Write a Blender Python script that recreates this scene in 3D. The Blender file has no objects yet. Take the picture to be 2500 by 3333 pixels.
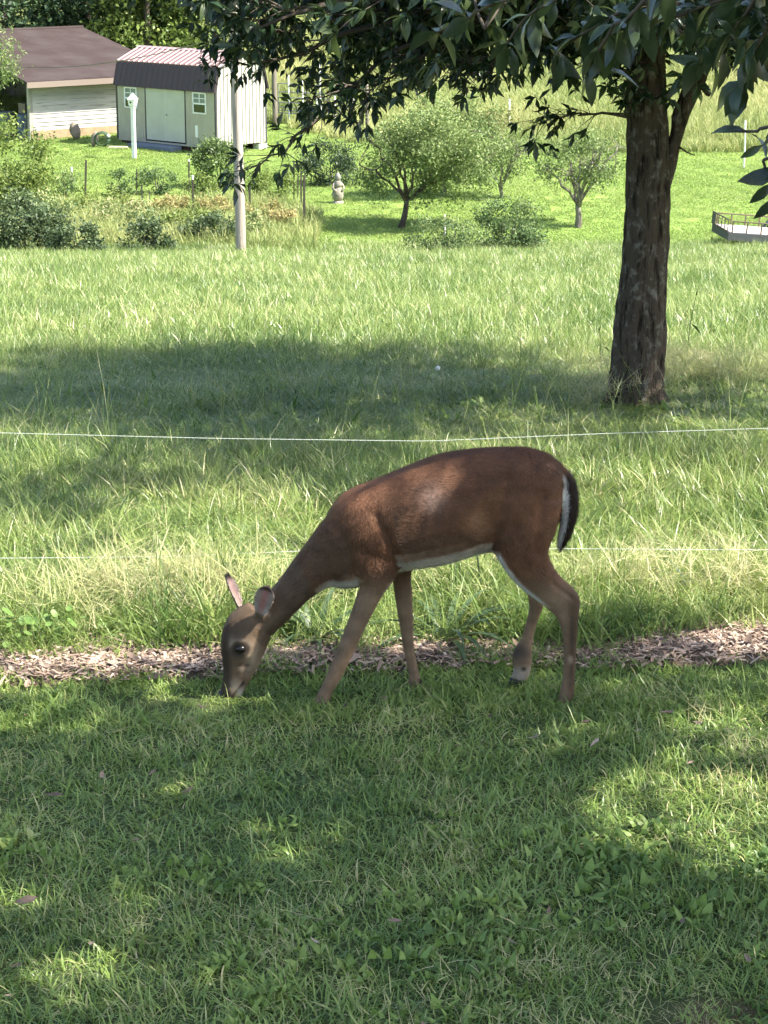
import bpy, math, numpy as np
from mathutils import Vector, Matrix, Euler
R = math.radians
rng = np.random.default_rng(7)
SC = bpy.context.scene
COL = SC.collection

# ------------------------------------------------------------------ camera
CAM_H, PITCH, FPX = 3.2, R(15.2), 7390.0
cam_d = bpy.data.cameras.new('camera'); cam = bpy.data.objects.new('camera', cam_d); COL.objects.link(cam)
cam.location = (0, 0, CAM_H); cam.rotation_euler = (R(90) - PITCH, 0, 0)
cam_d.sensor_fit = 'HORIZONTAL'; cam_d.sensor_width = 36; cam_d.lens = 36 * FPX / 2500
cam_d.clip_start = 0.1; cam_d.clip_end = 2000
SC.camera = cam
# ------------------------------------------------------------------ light
SUN_AZ, SUN_EL = R(-14), R(50)          # azimuth from +X towards +Y
sdir = Vector((math.cos(SUN_EL)*math.cos(SUN_AZ), math.cos(SUN_EL)*math.sin(SUN_AZ), math.sin(SUN_EL)))
world = bpy.data.worlds.new('World'); SC.world = world; world.use_nodes = True
wn = world.node_tree.nodes; wn.clear()
sky = wn.new('ShaderNodeTexSky'); sky.sky_type = 'NISHITA'; sky.sun_disc = False
sky.sun_elevation = SUN_EL; sky.sun_rotation = math.atan2(sdir.x, sdir.y)
sky.air_density = 1.0; sky.dust_density = 2.0; sky.ozone_density = 1.0
bg = wn.new('ShaderNodeBackground'); bg.inputs[1].default_value = 0.13
wo = wn.new('ShaderNodeOutputWorld')
world.node_tree.links.new(sky.outputs[0], bg.inputs[0]); world.node_tree.links.new(bg.outputs[0], wo.inputs[0])
sl = bpy.data.lights.new('sun', 'SUN'); sl.energy = 5.0; sl.angle = R(0.53); sl.color = (1.0, 0.95, 0.86)
so = bpy.data.objects.new('sun', sl); COL.objects.link(so)
so.rotation_euler = sdir.to_track_quat('Z', 'Y').to_euler()
SC.view_settings.view_transform = 'Standard'; SC.view_settings.look = 'None'
SC.view_settings.exposure = 1.68; SC.view_settings.gamma = 1.0
SC.render.engine = 'CYCLES'
SC.cycles.max_bounces = 5; SC.cycles.diffuse_bounces = 3; SC.cycles.transmission_bounces = 3; SC.cycles.glossy_bounces = 2
SC.cycles.transparent_max_bounces = 4
SC.cycles.use_denoising = True; SC.cycles.use_adaptive_sampling = True; SC.cycles.adaptive_threshold = 0.03
SC.cycles.sample_clamp_indirect = 6.0

# ------------------------------------------------------------------ pixel geometry
cp, sp = math.cos(PITCH), math.sin(PITCH)
def ray(px, py):
    a, b = (px - 1250) / FPX, (1666.5 - py) / FPX
    return np.array([a, cp + b * sp, -sp + b * cp])
def P(px, py, Y):
    d = ray(px, py); t = Y / d[1]
    return np.array([d[0]*t, Y, CAM_H + d[2]*t])
def proj(p):
    p = np.atleast_2d(p) - np.array([0, 0, CAM_H])
    dep = p[:, 1]*cp - p[:, 2]*sp
    up = p[:, 1]*sp + p[:, 2]*cp
    return 1250 + FPX*p[:, 0]/dep, 1666.5 - FPX*up/dep, dep
# ------------------------------------------------------------------ smooth noise
_perm = np.random.default_rng(11).random((64, 64))
def noise2(x, y):
    x = np.asarray(x, float); y = np.asarray(y, float)
    xi = np.floor(x).astype(int); yi = np.floor(y).astype(int)
    fx = x - xi; fy = y - yi; fx = fx*fx*(3-2*fx); fy = fy*fy*(3-2*fy)
    g = lambda i, j: _perm[i % 64, j % 64]
    return ((g(xi, yi)*(1-fx) + g(xi+1, yi)*fx)*(1-fy) + (g(xi, yi+1)*(1-fx) + g(xi+1, yi+1)*fx)*fy)
def fbm(x, y, o=3):
    s = 0; a = 0.5
    for k in range(o):
        s = s + a*noise2(x*2**k + 7.3*k, y*2**k + 3.1*k); a *= .5
    return s / (1 - 0.5**o)
# ------------------------------------------------------------------ terrain
_ys = np.linspace(-30, 700, 7301)
_z = np.interp(_ys, [-30, 0, 9.9, 13, 17, 25, 35, 45, 54.6, 59, 700], [0, 0, 0, -.12, -.44, -1.3, -2.6, -3.95, -5.08, -5.3, -5.3])
_k = np.exp(-np.linspace(-2, 2, 31)**2); _k /= _k.sum()
_z = np.convolve(np.pad(_z, 15, mode='edge'), _k, 'valid')
def sstep(a, b, x):
    t = np.clip((np.asarray(x, float)-a)/(b-a), 0, 1); return t*t*(3-2*t)
def ground(x, y):
    x = np.asarray(x, float); y = np.asarray(y, float)
    z = np.interp(y, _ys, _z)
    s = 90 - 14*sstep(-9, 4, x)
    d = np.maximum(y - s, 0)
    z = z + 0.105*(d - 4*(1-np.exp(-d/4)))
    z = z + (fbm(x*.12, y*.12) - .5)*0.35*sstep(12, 40, y) + (fbm(x*.9+5, y*.9) - .5)*0.05*sstep(9.9, 12, y)
    return z
def hit(px, py):
    d = ray(px, py); t = np.geomspace(4, 400, 1500); o = np.array([0, 0, CAM_H])
    p = o + t[:, None]*d; i = int(np.argmax(p[:, 2] <= ground(p[:, 0], p[:, 1]))); a, b = t[i-1], t[i]
    for _ in range(14):
        m = (a+b)/2; q = o + d*m
        if q[2] <= ground(q[0], q[1]): b = m
        else: a = m
    return o + d*b
PATH = lambda x: 9.38 + 0.10*x + (fbm(np.asarray(x)*.9, 2.2) - .5)*.12
PATHW = lambda x: 0.235 + .08*sstep(.2, 1.6, x) + (fbm(np.asarray(x)*1.3, 9.1) - .5)*.12
# ------------------------------------------------------------------ mesh builder
class MB:
    def __init__(s): s.v = []; s.f = []; s.n = 0
    def add(s, v, f):
        s.v.append(np.asarray(v, float)); s.f += [tuple(int(i)+s.n for i in q) for q in f]; s.n += len(v)
    def box(s, c, d, m=None):
        h = np.asarray(d, float)/2
        v = np.array([[x, y, z] for x in (-1, 1) for y in (-1, 1) for z in (-1, 1)])*h
        if m is not None: v = v @ np.asarray(m)[:3, :3].T
        s.add(v + np.asarray(c, float), [(0,1,3,2),(4,6,7,5),(0,4,5,1),(2,3,7,6),(0,2,6,4),(1,5,7,3)])
        return s
    def b2(s, lo, hi):
        lo = np.asarray(lo, float); hi = np.asarray(hi, float); return s.box((lo+hi)/2, hi-lo)
    def loft(s, rings, cap=True):
        k = len(rings[0]); n = len(rings); v = np.concatenate(rings); f = []
        for i in range(n-1):
            for j in range(k):
                a = i*k+j; b = i*k+(j+1) % k
                f.append((a, b, b+k, a+k))
        if cap: f.append(tuple(range(k-1, -1, -1))); f.append(tuple((n-1)*k+j for j in range(k)))
        s.add(v, f); return s
    def tube(s, pts, rad, k=6, jit=0.0):
        pts = np.asarray(pts, float); rad = np.broadcast_to(np.asarray(rad, float), (len(pts),))
        t = np.gradient(pts, axis=0); t /= np.linalg.norm(t, axis=1)[:, None] + 1e-9
        a = np.array([0, 0, 1.]) if abs(t[0][2]) < .9 else np.array([1., 0, 0])
        u = np.cross(t[0], a); u /= np.linalg.norm(u); rings = []
        for i in range(len(pts)):
            u = u - t[i]*(u @ t[i]); u /= np.linalg.norm(u) + 1e-9; w = np.cross(t[i], u)
            an = np.arange(k)*2*math.pi/k
            rr = rad[i]*(1 + (rng.random(k)-.5)*jit)
            rings.append(pts[i] + np.outer(np.cos(an)*rr, u) + np.outer(np.sin(an)*rr, w))
        return s.loft(rings)
    def lathe(s, prof, k=16, c=(0,0,0)):
        an = np.arange(k)*2*math.pi/k
        return s.loft([np.stack([np.cos(an)*r+c[0], np.sin(an)*r+c[1], np.full(k, z+c[2])], 1) for r, z in prof])
    def mesh(s, name, mat=None, smooth=False):
        me = bpy.data.meshes.new(name)
        me.from_pydata(np.concatenate(s.v).tolist(), [], s.f); me.update()
        if mat: me.materials.append(mat)
        if smooth: me.shade_smooth()
        return me
    def build(s, name, mat, parent=None, smooth=False):
        return ob(name, s.mesh(name, mat, smooth), parent)
def ob(name, me, parent=None, M=None):
    o = bpy.data.objects.new(name, me); COL.objects.link(o)
    if parent is not None: o.parent = parent
    if M is not None: o.matrix_local = M
    return o
def tag(o, label=None, cat=None, group=None, kind=None):
    for k, v in (('label', label), ('category', cat), ('group', group), ('kind', kind)):
        if v: o[k] = v
    return o
def thing(name, label, cat, loc=(0,0,0), rz=0, group=None, rot=None):
    o = bpy.data.objects.new(name, None); COL.objects.link(o)
    o.location = [float(c) for c in loc]; o.rotation_euler = rot or (0, 0, rz); o.empty_display_size = .2
    return tag(o, label, cat, group)
# ------------------------------------------------------------------ materials
def bark_mat(name, base, pale, crack):
    m = mat(name, base, .95, .12); nt = m.node_tree; N = nt.nodes; L = nt.links; b = N['Principled BSDF']; tc = N.new('ShaderNodeTexCoord')
    def tex(scale, st, det=6):
        mp = N.new('ShaderNodeMapping'); mp.inputs['Scale'].default_value = st; t = N.new('ShaderNodeTexNoise'); t.inputs['Scale'].default_value = scale; t.inputs['Detail'].default_value = det; t.inputs['Roughness'].default_value = .65
        L.new(tc.outputs['Object'], mp.inputs[0]); L.new(mp.outputs[0], t.inputs['Vector']); return t.outputs[0]
    def mix(fac, lo, hi, a, c):
        r = N.new('ShaderNodeMapRange'); r.inputs[1].default_value = lo; r.inputs[2].default_value = hi; x = N.new('ShaderNodeMix'); x.data_type = 'RGBA'; L.new(fac, r.inputs[0]); L.new(r.outputs[0], x.inputs[0])
        if isinstance(a, tuple): x.inputs[6].default_value = (*a, 1)
        else: L.new(a, x.inputs[6])
        x.inputs[7].default_value = (*c, 1); return x.outputs[2]
    f = tex(26, (1, 1, .16)); l = tex(16, (1, 1, .8), 9); c = mix(l, .52, .66, base, pale); c = mix(f, .50, .36, c, crack); L.new(c, b.inputs['Base Color'])
    bp = N.new('ShaderNodeBump'); bp.inputs['Strength'].default_value = 1; bp.inputs['Distance'].default_value = .05; L.new(f, bp.inputs['Height']); L.new(bp.outputs[0], b.inputs['Normal']); return m
def mat(name, col, rough=.7, spec=.3, noise=None, bump=0, bscale=40, metal=0, trans=0, attr=None, inst=None, ramp=None, wn=None, orand=None):
    m = bpy.data.materials.new(name); m.use_nodes = True; nt = m.node_tree; N = nt.nodes; L = nt.links
    b = N['Principled BSDF']; out = N['Material Output']
    b.inputs['Roughness'].default_value = rough; b.inputs['Specular IOR Level'].default_value = spec; b.inputs['Metallic'].default_value = metal
    b.inputs['Base Color'].default_value = (*col, 1)
    src = None
    if attr:                                             # colour attribute
        a = N.new('ShaderNodeAttribute'); a.attribute_name = attr; src = a.outputs['Color']
    if ramp:                                             # float tint -> colour ramp
        a = N.new('ShaderNodeAttribute'); a.attribute_name = 'tint'
        a.attribute_type = 'INSTANCER' if inst else 'GEOMETRY'
        r = N.new('ShaderNodeValToRGB'); e = r.color_ramp.elements
        while len(e) < len(ramp): e.new(.5)
        for q, (p, c) in zip(e, ramp): q.position = p; q.color = (*c, 1)
        fac = a.outputs['Fac']
        for (wsc, amp, det) in (wn or ()):                # slow drift of tint over the ground
            ge = N.new('ShaderNodeNewGeometry'); t = N.new('ShaderNodeTexNoise'); t.inputs['Scale'].default_value = wsc; t.inputs['Detail'].default_value = det
            ma = N.new('ShaderNodeMath'); ma.operation = 'MULTIPLY_ADD'; ma.inputs[1].default_value = amp
            mb_ = N.new('ShaderNodeMath'); mb_.operation = 'SUBTRACT'; mb_.inputs[1].default_value = .5
            L.new(ge.outputs['Position'], t.inputs['Vector']); L.new(t.outputs[0], mb_.inputs[0]); L.new(mb_.outputs[0], ma.inputs[0]); L.new(fac, ma.inputs[2]); fac = ma.outputs[0]
        L.new(fac, r.inputs[0]); src = r.outputs[0]
    if noise:                                            # (scale, other colour, lo, hi, stretch)
        tc = N.new('ShaderNodeTexCoord'); mp = N.new('ShaderNodeMapping'); mp.inputs['Scale'].default_value = noise[4] if len(noise) > 4 else (1,1,1)
        t = N.new('ShaderNodeTexNoise'); t.inputs['Scale'].default_value = noise[0]; t.inputs['Detail'].default_value = 6
        r = N.new('ShaderNodeMapRange'); r.inputs[1].default_value = noise[2]; r.inputs[2].default_value = noise[3]
        mx = N.new('ShaderNodeMix'); mx.data_type = 'RGBA'
        L.new(tc.outputs['Object'], mp.inputs[0]); L.new(mp.outputs[0], t.inputs['Vector']); L.new(t.outputs[0], r.inputs[0]); L.new(r.outputs[0], mx.inputs[0])
        if src is not None: L.new(src, mx.inputs[6])
        else: mx.inputs[6].default_value = (*col, 1)
        mx.inputs[7].default_value = (*noise[1], 1); src = mx.outputs[2]
    if orand:                                            # every leaf object its own shade
        oi = N.new('ShaderNodeObjectInfo'); mx = N.new('ShaderNodeMix'); mx.data_type = 'RGBA'; L.new(oi.outputs['Random'], mx.inputs[0])
        if src is not None: L.new(src, mx.inputs[6])
        else: mx.inputs[6].default_value = (*col, 1)
        mx.inputs[7].default_value = (*orand, 1); src = mx.outputs[2]
    if src is not None: L.new(src, b.inputs['Base Color'])
    if bump:
        tc = N.new('ShaderNodeTexCoord'); t = N.new('ShaderNodeTexNoise'); t.inputs['Scale'].default_value = bscale; t.inputs['Detail'].default_value = 8
        mp = N.new('ShaderNodeMapping'); mp.inputs['Scale'].default_value = noise[4] if noise and len(noise) > 4 else (1,1,1)
        bp = N.new('ShaderNodeBump'); bp.inputs['Strength'].default_value = bump; bp.inputs['Distance'].default_value = .03
        L.new(tc.outputs['Object'], mp.inputs[0]); L.new(mp.outputs[0], t.inputs['Vector']); L.new(t.outputs[0], bp.inputs['Height']); L.new(bp.outputs[0], b.inputs['Normal'])
    if trans:                                            # leaf: light comes through
        tr = N.new('ShaderNodeBsdfTranslucent'); ms = N.new('ShaderNodeMixShader'); ms.inputs[0].default_value = trans
        if src is not None: L.new(src, tr.inputs[0])
        else: tr.inputs[0].default_value = (*col, 1)
        L.new(b.outputs[0], ms.inputs[1]); L.new(tr.outputs[0], ms.inputs[2]); L.new(ms.outputs[0], out.inputs[0])
    return m
# grass tints 0 deep green .. 1 straw
LAWN_R = [(0, (.085,.155,.038)), (.42, (.21,.305,.068)), (.75, (.31,.39,.105)), (1, (.50,.45,.22))]
FIELD_R = [(0, (.06,.125,.028)), (.4, (.205,.29,.070)), (.72, (.38,.43,.15)), (1, (.60,.54,.30))]
MOW_R = [(0, (.16,.25,.052)), (.5, (.255,.34,.09)), (1, (.40,.43,.155))]
HILL_R = [(0, (.16,.235,.06)), (.5, (.335,.37,.13)), (1, (.52,.48,.23))]
WL, WF, WM, WH_ = [(1.1, 1.0, 3), (5, .45, 2)], [(.55, .8, 3), (2.2, .4, 2)], [(.25, .7, 3)], [(.16, 1.1, 3)]
M_lawn = mat('lawn_grass', (.08,.16,.03), .45, .35, ramp=LAWN_R, inst=True, trans=.35, wn=WL)
M_field = mat('field_grass', (.14,.22,.04), .42, .4, ramp=FIELD_R, inst=True, trans=.38, wn=WF)
M_lawn_t = mat('lawn_sward', (.08,.16,.03), .38, .5, ramp=LAWN_R, trans=.35, wn=WL)
M_field_t = mat('field_sward', (.14,.22,.04), .36, .6, ramp=FIELD_R, trans=.38, wn=WF)
M_mow_t = mat('mown_sward', (.14,.22,.04), .5, .3, ramp=MOW_R, trans=.35, wn=WM)
M_hill_t = mat('meadow_sward', (.14,.22,.04), .5, .3, ramp=HILL_R, trans=.35, wn=WH_)
M_ground = mat('earth', (.06,.06,.03), .95, .1, attr='Col', noise=(3.0, (.05,.06,.02), .45, .8), bump=.5, bscale=20)
M_mulch = mat('mulch', (.15,.11,.08), .95, .1, noise=(28, (.07,.052,.04), .4, .65), bump=1.0, bscale=60)
M_chip = mat('chip', (.3,.22,.15), .85, .2, ramp=[(0,(.08,.056,.042)),(.5,(.30,.215,.16)),(1,(.58,.46,.36))], inst=True)
BIGLEAF = [(0,(.012,.030,.014)),(.5,(.026,.052,.02)),(.85,(.055,.085,.03)),(1,(.12,.13,.05))]
M_oakleaf = mat('oak_leaf', (.03,.05,.02), .35, .5, ramp=BIGLEAF, trans=.14)
M_magleaf = mat('broad_leaf', (.02,.04,.02), .28, .6, ramp=[(0,(.010,.024,.014)),(.6,(.022,.042,.02)),(1,(.05,.075,.03))], trans=.12)
M_leaf1 = mat('leaf_one', (.025,.05,.02), .35, .5, noise=(9,(.05,.08,.03),.4,.7), trans=.25, orand=(.075,.105,.035))
M_leaf2 = mat('leaf_two', (.014,.030,.017), .3, .5, noise=(7,(.032,.055,.026),.4,.7), trans=.2, orand=(.05,.075,.03))
M_bark = bark_mat('bark', (.085,.066,.05), (.21,.195,.165), (.018,.014,.011))
M_twig = mat('twig', (.085,.07,.055), .9, .2)
M_orch = mat('orchard_leaf', (.1,.16,.05), .5, .3, ramp=[(0,(.075,.12,.04)),(.5,(.17,.235,.075)),(.85,(.30,.36,.125)),(1,(.42,.40,.19))], trans=.3)
M_wood = mat('woodland_leaf', (.03,.06,.02), .5, .3, ramp=[(0,(.018,.040,.020)),(.5,(.052,.095,.036)),(.85,(.125,.175,.055)),(1,(.22,.25,.08))], trans=.25)
M_lime = mat('lime_leaf', (.16,.22,.05), .5, .3, ramp=[(0,(.08,.13,.03)),(.5,(.17,.23,.05)),(1,(.33,.34,.11))], trans=.35)
M_weed = mat('weed_leaf', (.1,.15,.06), .5, .3, ramp=[(0,(.06,.11,.04)),(.5,(.16,.225,.08)),(.8,(.32,.35,.14)),(1,(.46,.38,.20))], trans=.3)
M_rust = mat('rust_leaf', (.3,.2,.1), .6, .3, ramp=[(0,(.17,.19,.06)),(.5,(.34,.28,.11)),(1,(.50,.42,.20))], trans=.3)
M_dark = mat('dark_leaf', (.04,.08,.04), .5, .3, ramp=[(0,(.03,.055,.024)),(.6,(.085,.125,.052)),(1,(.22,.26,.12))], trans=.25)
M_grey = mat('grey_trunk', (.22,.20,.165), .95, .1, noise=(9,(.09,.08,.065),.4,.65,(1,1,.3)), bump=.8, bscale=30)
M_orchbark = mat('orchard_bark', (.12,.095,.075), .95, .1, noise=(11,(.05,.04,.032),.4,.65,(1,1,.3)), bump=.8, bscale=30)
# ================================================================== setting: ground, path
DYD = 8.87
gy = np.unique(np.concatenate([np.arange(-12, 12, .12), np.arange(12, 60, .5), np.arange(60, 130, 1.2), np.geomspace(130, 640, 26)]))
gx = np.unique(np.concatenate([-np.geomspace(14, 300, 22), np.arange(-14, 14.01, .4), np.arange(.43, 2.5, .09), np.geomspace(14, 300, 22)]))
GX, GY = np.meshgrid(gx, gy); GZ = ground(GX, GY)
nv = np.stack([GX, GY, GZ], -1).reshape(-1, 3); k = len(gx)
fi = (np.arange(len(gy)-1)[:, None]*k + np.arange(k-1)).ravel()
me = bpy.data.meshes.new('ground')
me.from_pydata(nv.tolist(), [], np.stack([fi, fi+1, fi+1+k, fi+k], 1).tolist())
C = np.zeros((len(nv), 4)); C[:, 3] = 1
x, y = nv[:, 0], nv[:, 1]
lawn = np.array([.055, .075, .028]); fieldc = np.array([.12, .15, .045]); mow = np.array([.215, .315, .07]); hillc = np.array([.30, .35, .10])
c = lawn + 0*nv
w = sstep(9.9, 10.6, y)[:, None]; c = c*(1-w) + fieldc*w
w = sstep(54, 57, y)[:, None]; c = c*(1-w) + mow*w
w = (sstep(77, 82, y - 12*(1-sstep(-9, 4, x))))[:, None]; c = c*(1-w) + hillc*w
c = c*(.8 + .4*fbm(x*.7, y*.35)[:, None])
bw = (sstep(.80, 1.0, x)*sstep(6.25, 6.05, y)*sstep(4.5, 5, y))[:, None]; c = c*(1-bw) + np.array([.15,.085,.055])*(.7+.6*fbm(x*3, y*3)[:, None])*bw
C[:, :3] = c
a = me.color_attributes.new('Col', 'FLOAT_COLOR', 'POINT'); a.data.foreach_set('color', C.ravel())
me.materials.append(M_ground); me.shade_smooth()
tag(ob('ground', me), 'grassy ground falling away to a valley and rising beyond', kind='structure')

xs = np.arange(-7, 7.01, .06); rows = 9; pv = []
for i, xx in enumerate(xs):
    for j in range(rows):
        t = j/(rows-1)*2-1
        yy = PATH(xx) + t*(PATHW(xx)+.05) + (rng.random()-.5)*.03
        pv.append((xx, yy, float(ground(xx, yy)) - .02 + .052*(1-t*t) + .008*rng.random()))
mb = MB(); mb.add(pv, [(i*rows+j, i*rows+j+1, (i+1)*rows+j+1, (i+1)*rows+j) for i in range(len(xs)-1) for j in range(rows-1)][::1])
mb.f = [q[::-1] for q in mb.f]
tag(mb.build('path', M_mulch, smooth=True), 'strip of wood chip mulch path along the fence', kind='structure')

# ================================================================== scatter with geometry nodes (stuff only)
def coll(name, meshes):
    c = bpy.data.collections.new(name)
    for i, m in enumerate(meshes):
        c.objects.link(bpy.data.objects.new(f'{name}_{chr(97+i)}', m))
    return c
def scatter(name, pts, rot, scl, tint, c, label):
    me = bpy.data.meshes.new(name); n = len(pts)
    me.vertices.add(n); me.vertices.foreach_set('co', np.asarray(pts, np.float32).ravel())
    a = me.attributes.new('rot', 'FLOAT_VECTOR', 'POINT'); a.data.foreach_set('vector', np.asarray(rot, np.float32).ravel())
    a = me.attributes.new('scl', 'FLOAT_VECTOR', 'POINT')
    s = np.asarray(scl, np.float32); s = np.repeat(s[:, None], 3, 1) if s.ndim == 1 else s
    a.data.foreach_set('vector', s.ravel())
    a = me.attributes.new('tint', 'FLOAT', 'POINT'); a.data.foreach_set('value', np.clip(np.asarray(tint, np.float32), 0, 1))
    o = ob(name, me); tag(o, label, kind='stuff')
    ng = bpy.data.node_groups.new(name, 'GeometryNodeTree')
    ng.interface.new_socket('Geometry', in_out='INPUT', socket_type='NodeSocketGeometry')
    ng.interface.new_socket('Geometry', in_out='OUTPUT', socket_type='NodeSocketGeometry')
    N = ng.nodes; L = ng.links
    gi = N.new('NodeGroupInput'); go = N.new('NodeGroupOutput'); ip = N.new('GeometryNodeInstanceOnPoints'); ci = N.new('GeometryNodeCollectionInfo')
    ci.inputs['Collection'].default_value = c; ci.inputs['Separate Children'].default_value = True; ci.inputs['Reset Children'].default_value = True
    def na(nm, ty):
        q = N.new('GeometryNodeInputNamedAttribute'); q.data_type = ty; q.inputs['Name'].default_value = nm; return q.outputs[0]
    L.new(gi.outputs[0], ip.inputs['Points']); L.new(ci.outputs[0], ip.inputs['Instance']); ip.inputs['Pick Instance'].default_value = True
    L.new(na('rot', 'FLOAT_VECTOR'), ip.inputs['Rotation']); L.new(na('scl', 'FLOAT_VECTOR'), ip.inputs['Scale'])
    L.new(ip.outputs[0], go.inputs[0])
    md = o.modifiers.new('scatter', 'NODES'); md.node_group = ng
    return o
def blades(n, rad, h, w, lean, material, name, seg=3, curl=.5, r=rng):
    """one tuft: n tapering, bending grass blades"""
    V = []; F = []; b = 0
    for i in range(n):
        a = r.random()*6.283; q = rad*math.sqrt(r.random()); p = np.array([q*math.cos(a), q*math.sin(a), 0])
        hh = h*(.45+.75*r.random()); ww = w*(.6+.7*r.random())
        d = r.random()*6.283; dv = np.array([math.cos(d), math.sin(d), 0])
        th = lean*(.2+r.random()); cu = curl*(.2+r.random())*1.4
        sd = d + 1.57 + (r.random()-.5)*1.6; sv = np.array([math.cos(sd), math.sin(sd), 0])
        pos = p.copy(); L = hh/seg
        for s in range(seg):
            wd = ww*(1-(s/seg)**1.6)/2
            V += [pos - sv*wd, pos + sv*wd]
            pos = pos + L*(dv*math.sin(th) + np.array([0, 0, 1])*math.cos(th)); th += cu/seg*1.6
        V.append(pos)
        for s in range(seg-1):
            F.append((b+2*s, b+2*s+1, b+2*s+3, b+2*s+2))
        F.append((b+2*seg-2, b+2*seg-1, b+2*seg)); b += 2*seg+1
    m = MB(); m.add(V, F); return m.mesh(name, material)
def rots(n, tilt):
    return np.stack([rng.normal(0, tilt, n), rng.normal(0, tilt, n), rng.random(n)*6.283], 1)

def sward(n, size, h, w, lean, curl, seg, material, name, r, tall=.1, hn=.5):
    """one square patch of n grass blades with their own tints"""
    P0 = np.stack([r.uniform(0, size, n)-size/2, r.uniform(0, size, n)-size/2, np.zeros(n)], 1)
    cl = fbm(P0[:, 0]/size*4+r.random()*50, P0[:, 1]/size*4)
    hh = h*r.uniform(.4, 1.15, n)*(1-hn + 2*hn*cl); tl = r.random(n) < tall; hh = np.where(tl, hh*1.5, hh); ww = w*r.uniform(.55, 1.35, n)*np.where(tl, .7, 1)
    d = r.random(n)*6.283; dv = np.stack([np.cos(d), np.sin(d), 0*d], 1); th = lean*r.uniform(.1, 1.3, n); cu = curl*r.uniform(.1, 1.7, n)
    sa = d + 1.57 + r.uniform(-.9, .9, n); sv = np.stack([np.cos(sa), np.sin(sa), 0*d], 1); pos = P0.copy(); V = []; up = np.array([0, 0, 1.])
    for s in range(seg):
        wd = (ww*(1-(s/seg)**1.6)/2)[:, None]; V += [pos-sv*wd, pos+sv*wd]
        pos = pos + (hh/seg)[:, None]*(dv*np.sin(th)[:, None] + up*np.cos(th)[:, None]); th = th + cu/seg
    V.append(pos); k = 2*seg+1; V = np.stack(V, 1).reshape(-1, 3); b = np.arange(n)*k
    F = []
    for s in range(seg-1): F += [np.stack([b+2*s, b+2*s+1, b+2*s+3], 1), np.stack([b+2*s, b+2*s+3, b+2*s+2], 1)]
    F.append(np.stack([b+2*seg-2, b+2*seg-1, b+2*seg], 1)); nf = len(F); F = np.stack(F, 1).reshape(-1, 3)
    me = bpy.data.meshes.new(name); me.vertices.add(len(V)); me.vertices.foreach_set('co', V.astype(np.float32).ravel())
    me.loops.add(F.size); me.loops.foreach_set('vertex_index', F.astype(np.int32).ravel()); me.polygons.add(len(F)); me.polygons.foreach_set('loop_start', np.arange(0, F.size, 3, dtype=np.int32)); me.update(calc_edges=True)
    t = np.clip(.36 + .40*(cl-.5) + r.normal(0, .15, n), 0, 1); t = np.where(r.random(n) < .06, .97, t)
    a = me.attributes.new('tint', 'FLOAT', 'FACE'); a.data.foreach_set('value', np.repeat(t, nf).astype(np.float32)); me.materials.append(material); return me
def tiles(name, c, size, y0, y1, mx, keep, hz, label):
    ys = np.arange(y0, y1, size); xs = np.arange(-(y1*.172+mx), y1*.172+mx, size); X, Y = [q.ravel() for q in np.meshgrid(xs, ys)]
    X = X + (np.floor(Y/size) % 2)*size*.5
    k = (abs(X) < Y*.172+mx) & keep(X, Y); X, Y = X[k], Y[k]; n = len(X); e = size/2
    sl = np.arctan((ground(X, Y+e)-ground(X, Y-e))/size); fl = rng.random(n) < .5
    rot = np.stack([np.where(fl, -sl, sl), 0*X, np.where(fl, math.pi, 0)], 1); z = hz(X, Y)*rng.uniform(.88, 1.12, n)
    sc = np.stack([1.02*np.where(rng.random(n) < .5, -1, 1), 1.02+0*X, z], 1)
    scatter(name, np.stack([X, Y, (ground(X, Y-e)+ground(X, Y+e))/2-.006], 1), rot, sc, 0*X, c, label)
# mown lawn under the trees, 4 to 9 cm
rg = np.random.default_rng(91)
lawn_s = coll('lawn_sward', [sward(850, .4, .088, .0062, .95, 1.5, 4, M_lawn_t, f'lawn_sward{i}', rg, .04, .7) for i in range(6)])
bare = lambda X, Y: (X > .80+.3*fbm(X*4, Y*4)) & (Y < 6.0 + .3*fbm(X*5, Y*5))
lawn_edge = lambda X: PATH(X) - PATHW(X)*.8
mz = P(750, 2290, DYD)
low = lambda X, Y: 1 - .5*np.exp(-((X-mz[0])/.30)**2 - ((Y-mz[1]+.12)/.25)**2)
tiles('lawn_grass', lawn_s, .4, 4.4, 9.6, 2.4, lambda X, Y: (Y+.2 < lawn_edge(X)-.12) & ~bare(X, Y), lambda X, Y: (.62+.62*fbm(X*1.6, Y*1.6))*low(X, Y), 'short green lawn grass in the dappled tree shade')
lawn_c = coll('lawn_tuft', [blades(24, .075, .085, .0062, .85, M_lawn, f'lawn_tuft{i}', 4, 1.2) for i in range(4)] + [blades(16, .09, .045, .009, 1.0, M_lawn, 'lawn_tuft_broad', 3, .6)])
n = 15000; X = rng.uniform(-3.6, 4.0, n); Y = rng.uniform(4.4, 9.9, n)
edge = lawn_edge(X) + .05 + (fbm(X*2.5, Y*2.5) - .5)*.42
k = (Y < edge) & ((Y > lawn_edge(X)-.62) | (bare(X, Y) & (rng.random(n) < .5)) | (rng.random(n) < .10)) & (rng.random(n) < .4 + 1.0*fbm(X*1.9, Y*1.9))
X, Y = X[k], Y[k]; n = len(X)
scatter('lawn_tuft', np.stack([X, Y, ground(X, Y)-.004], 1), rots(n, .18), (.65+.65*fbm(X*2.3, Y*2.3+9))*rng.uniform(.7, 1.25, n)*low(X, Y), .42+rng.normal(0, .16, n), lawn_c, 'ragged lawn tufts along the path edge')
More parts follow.
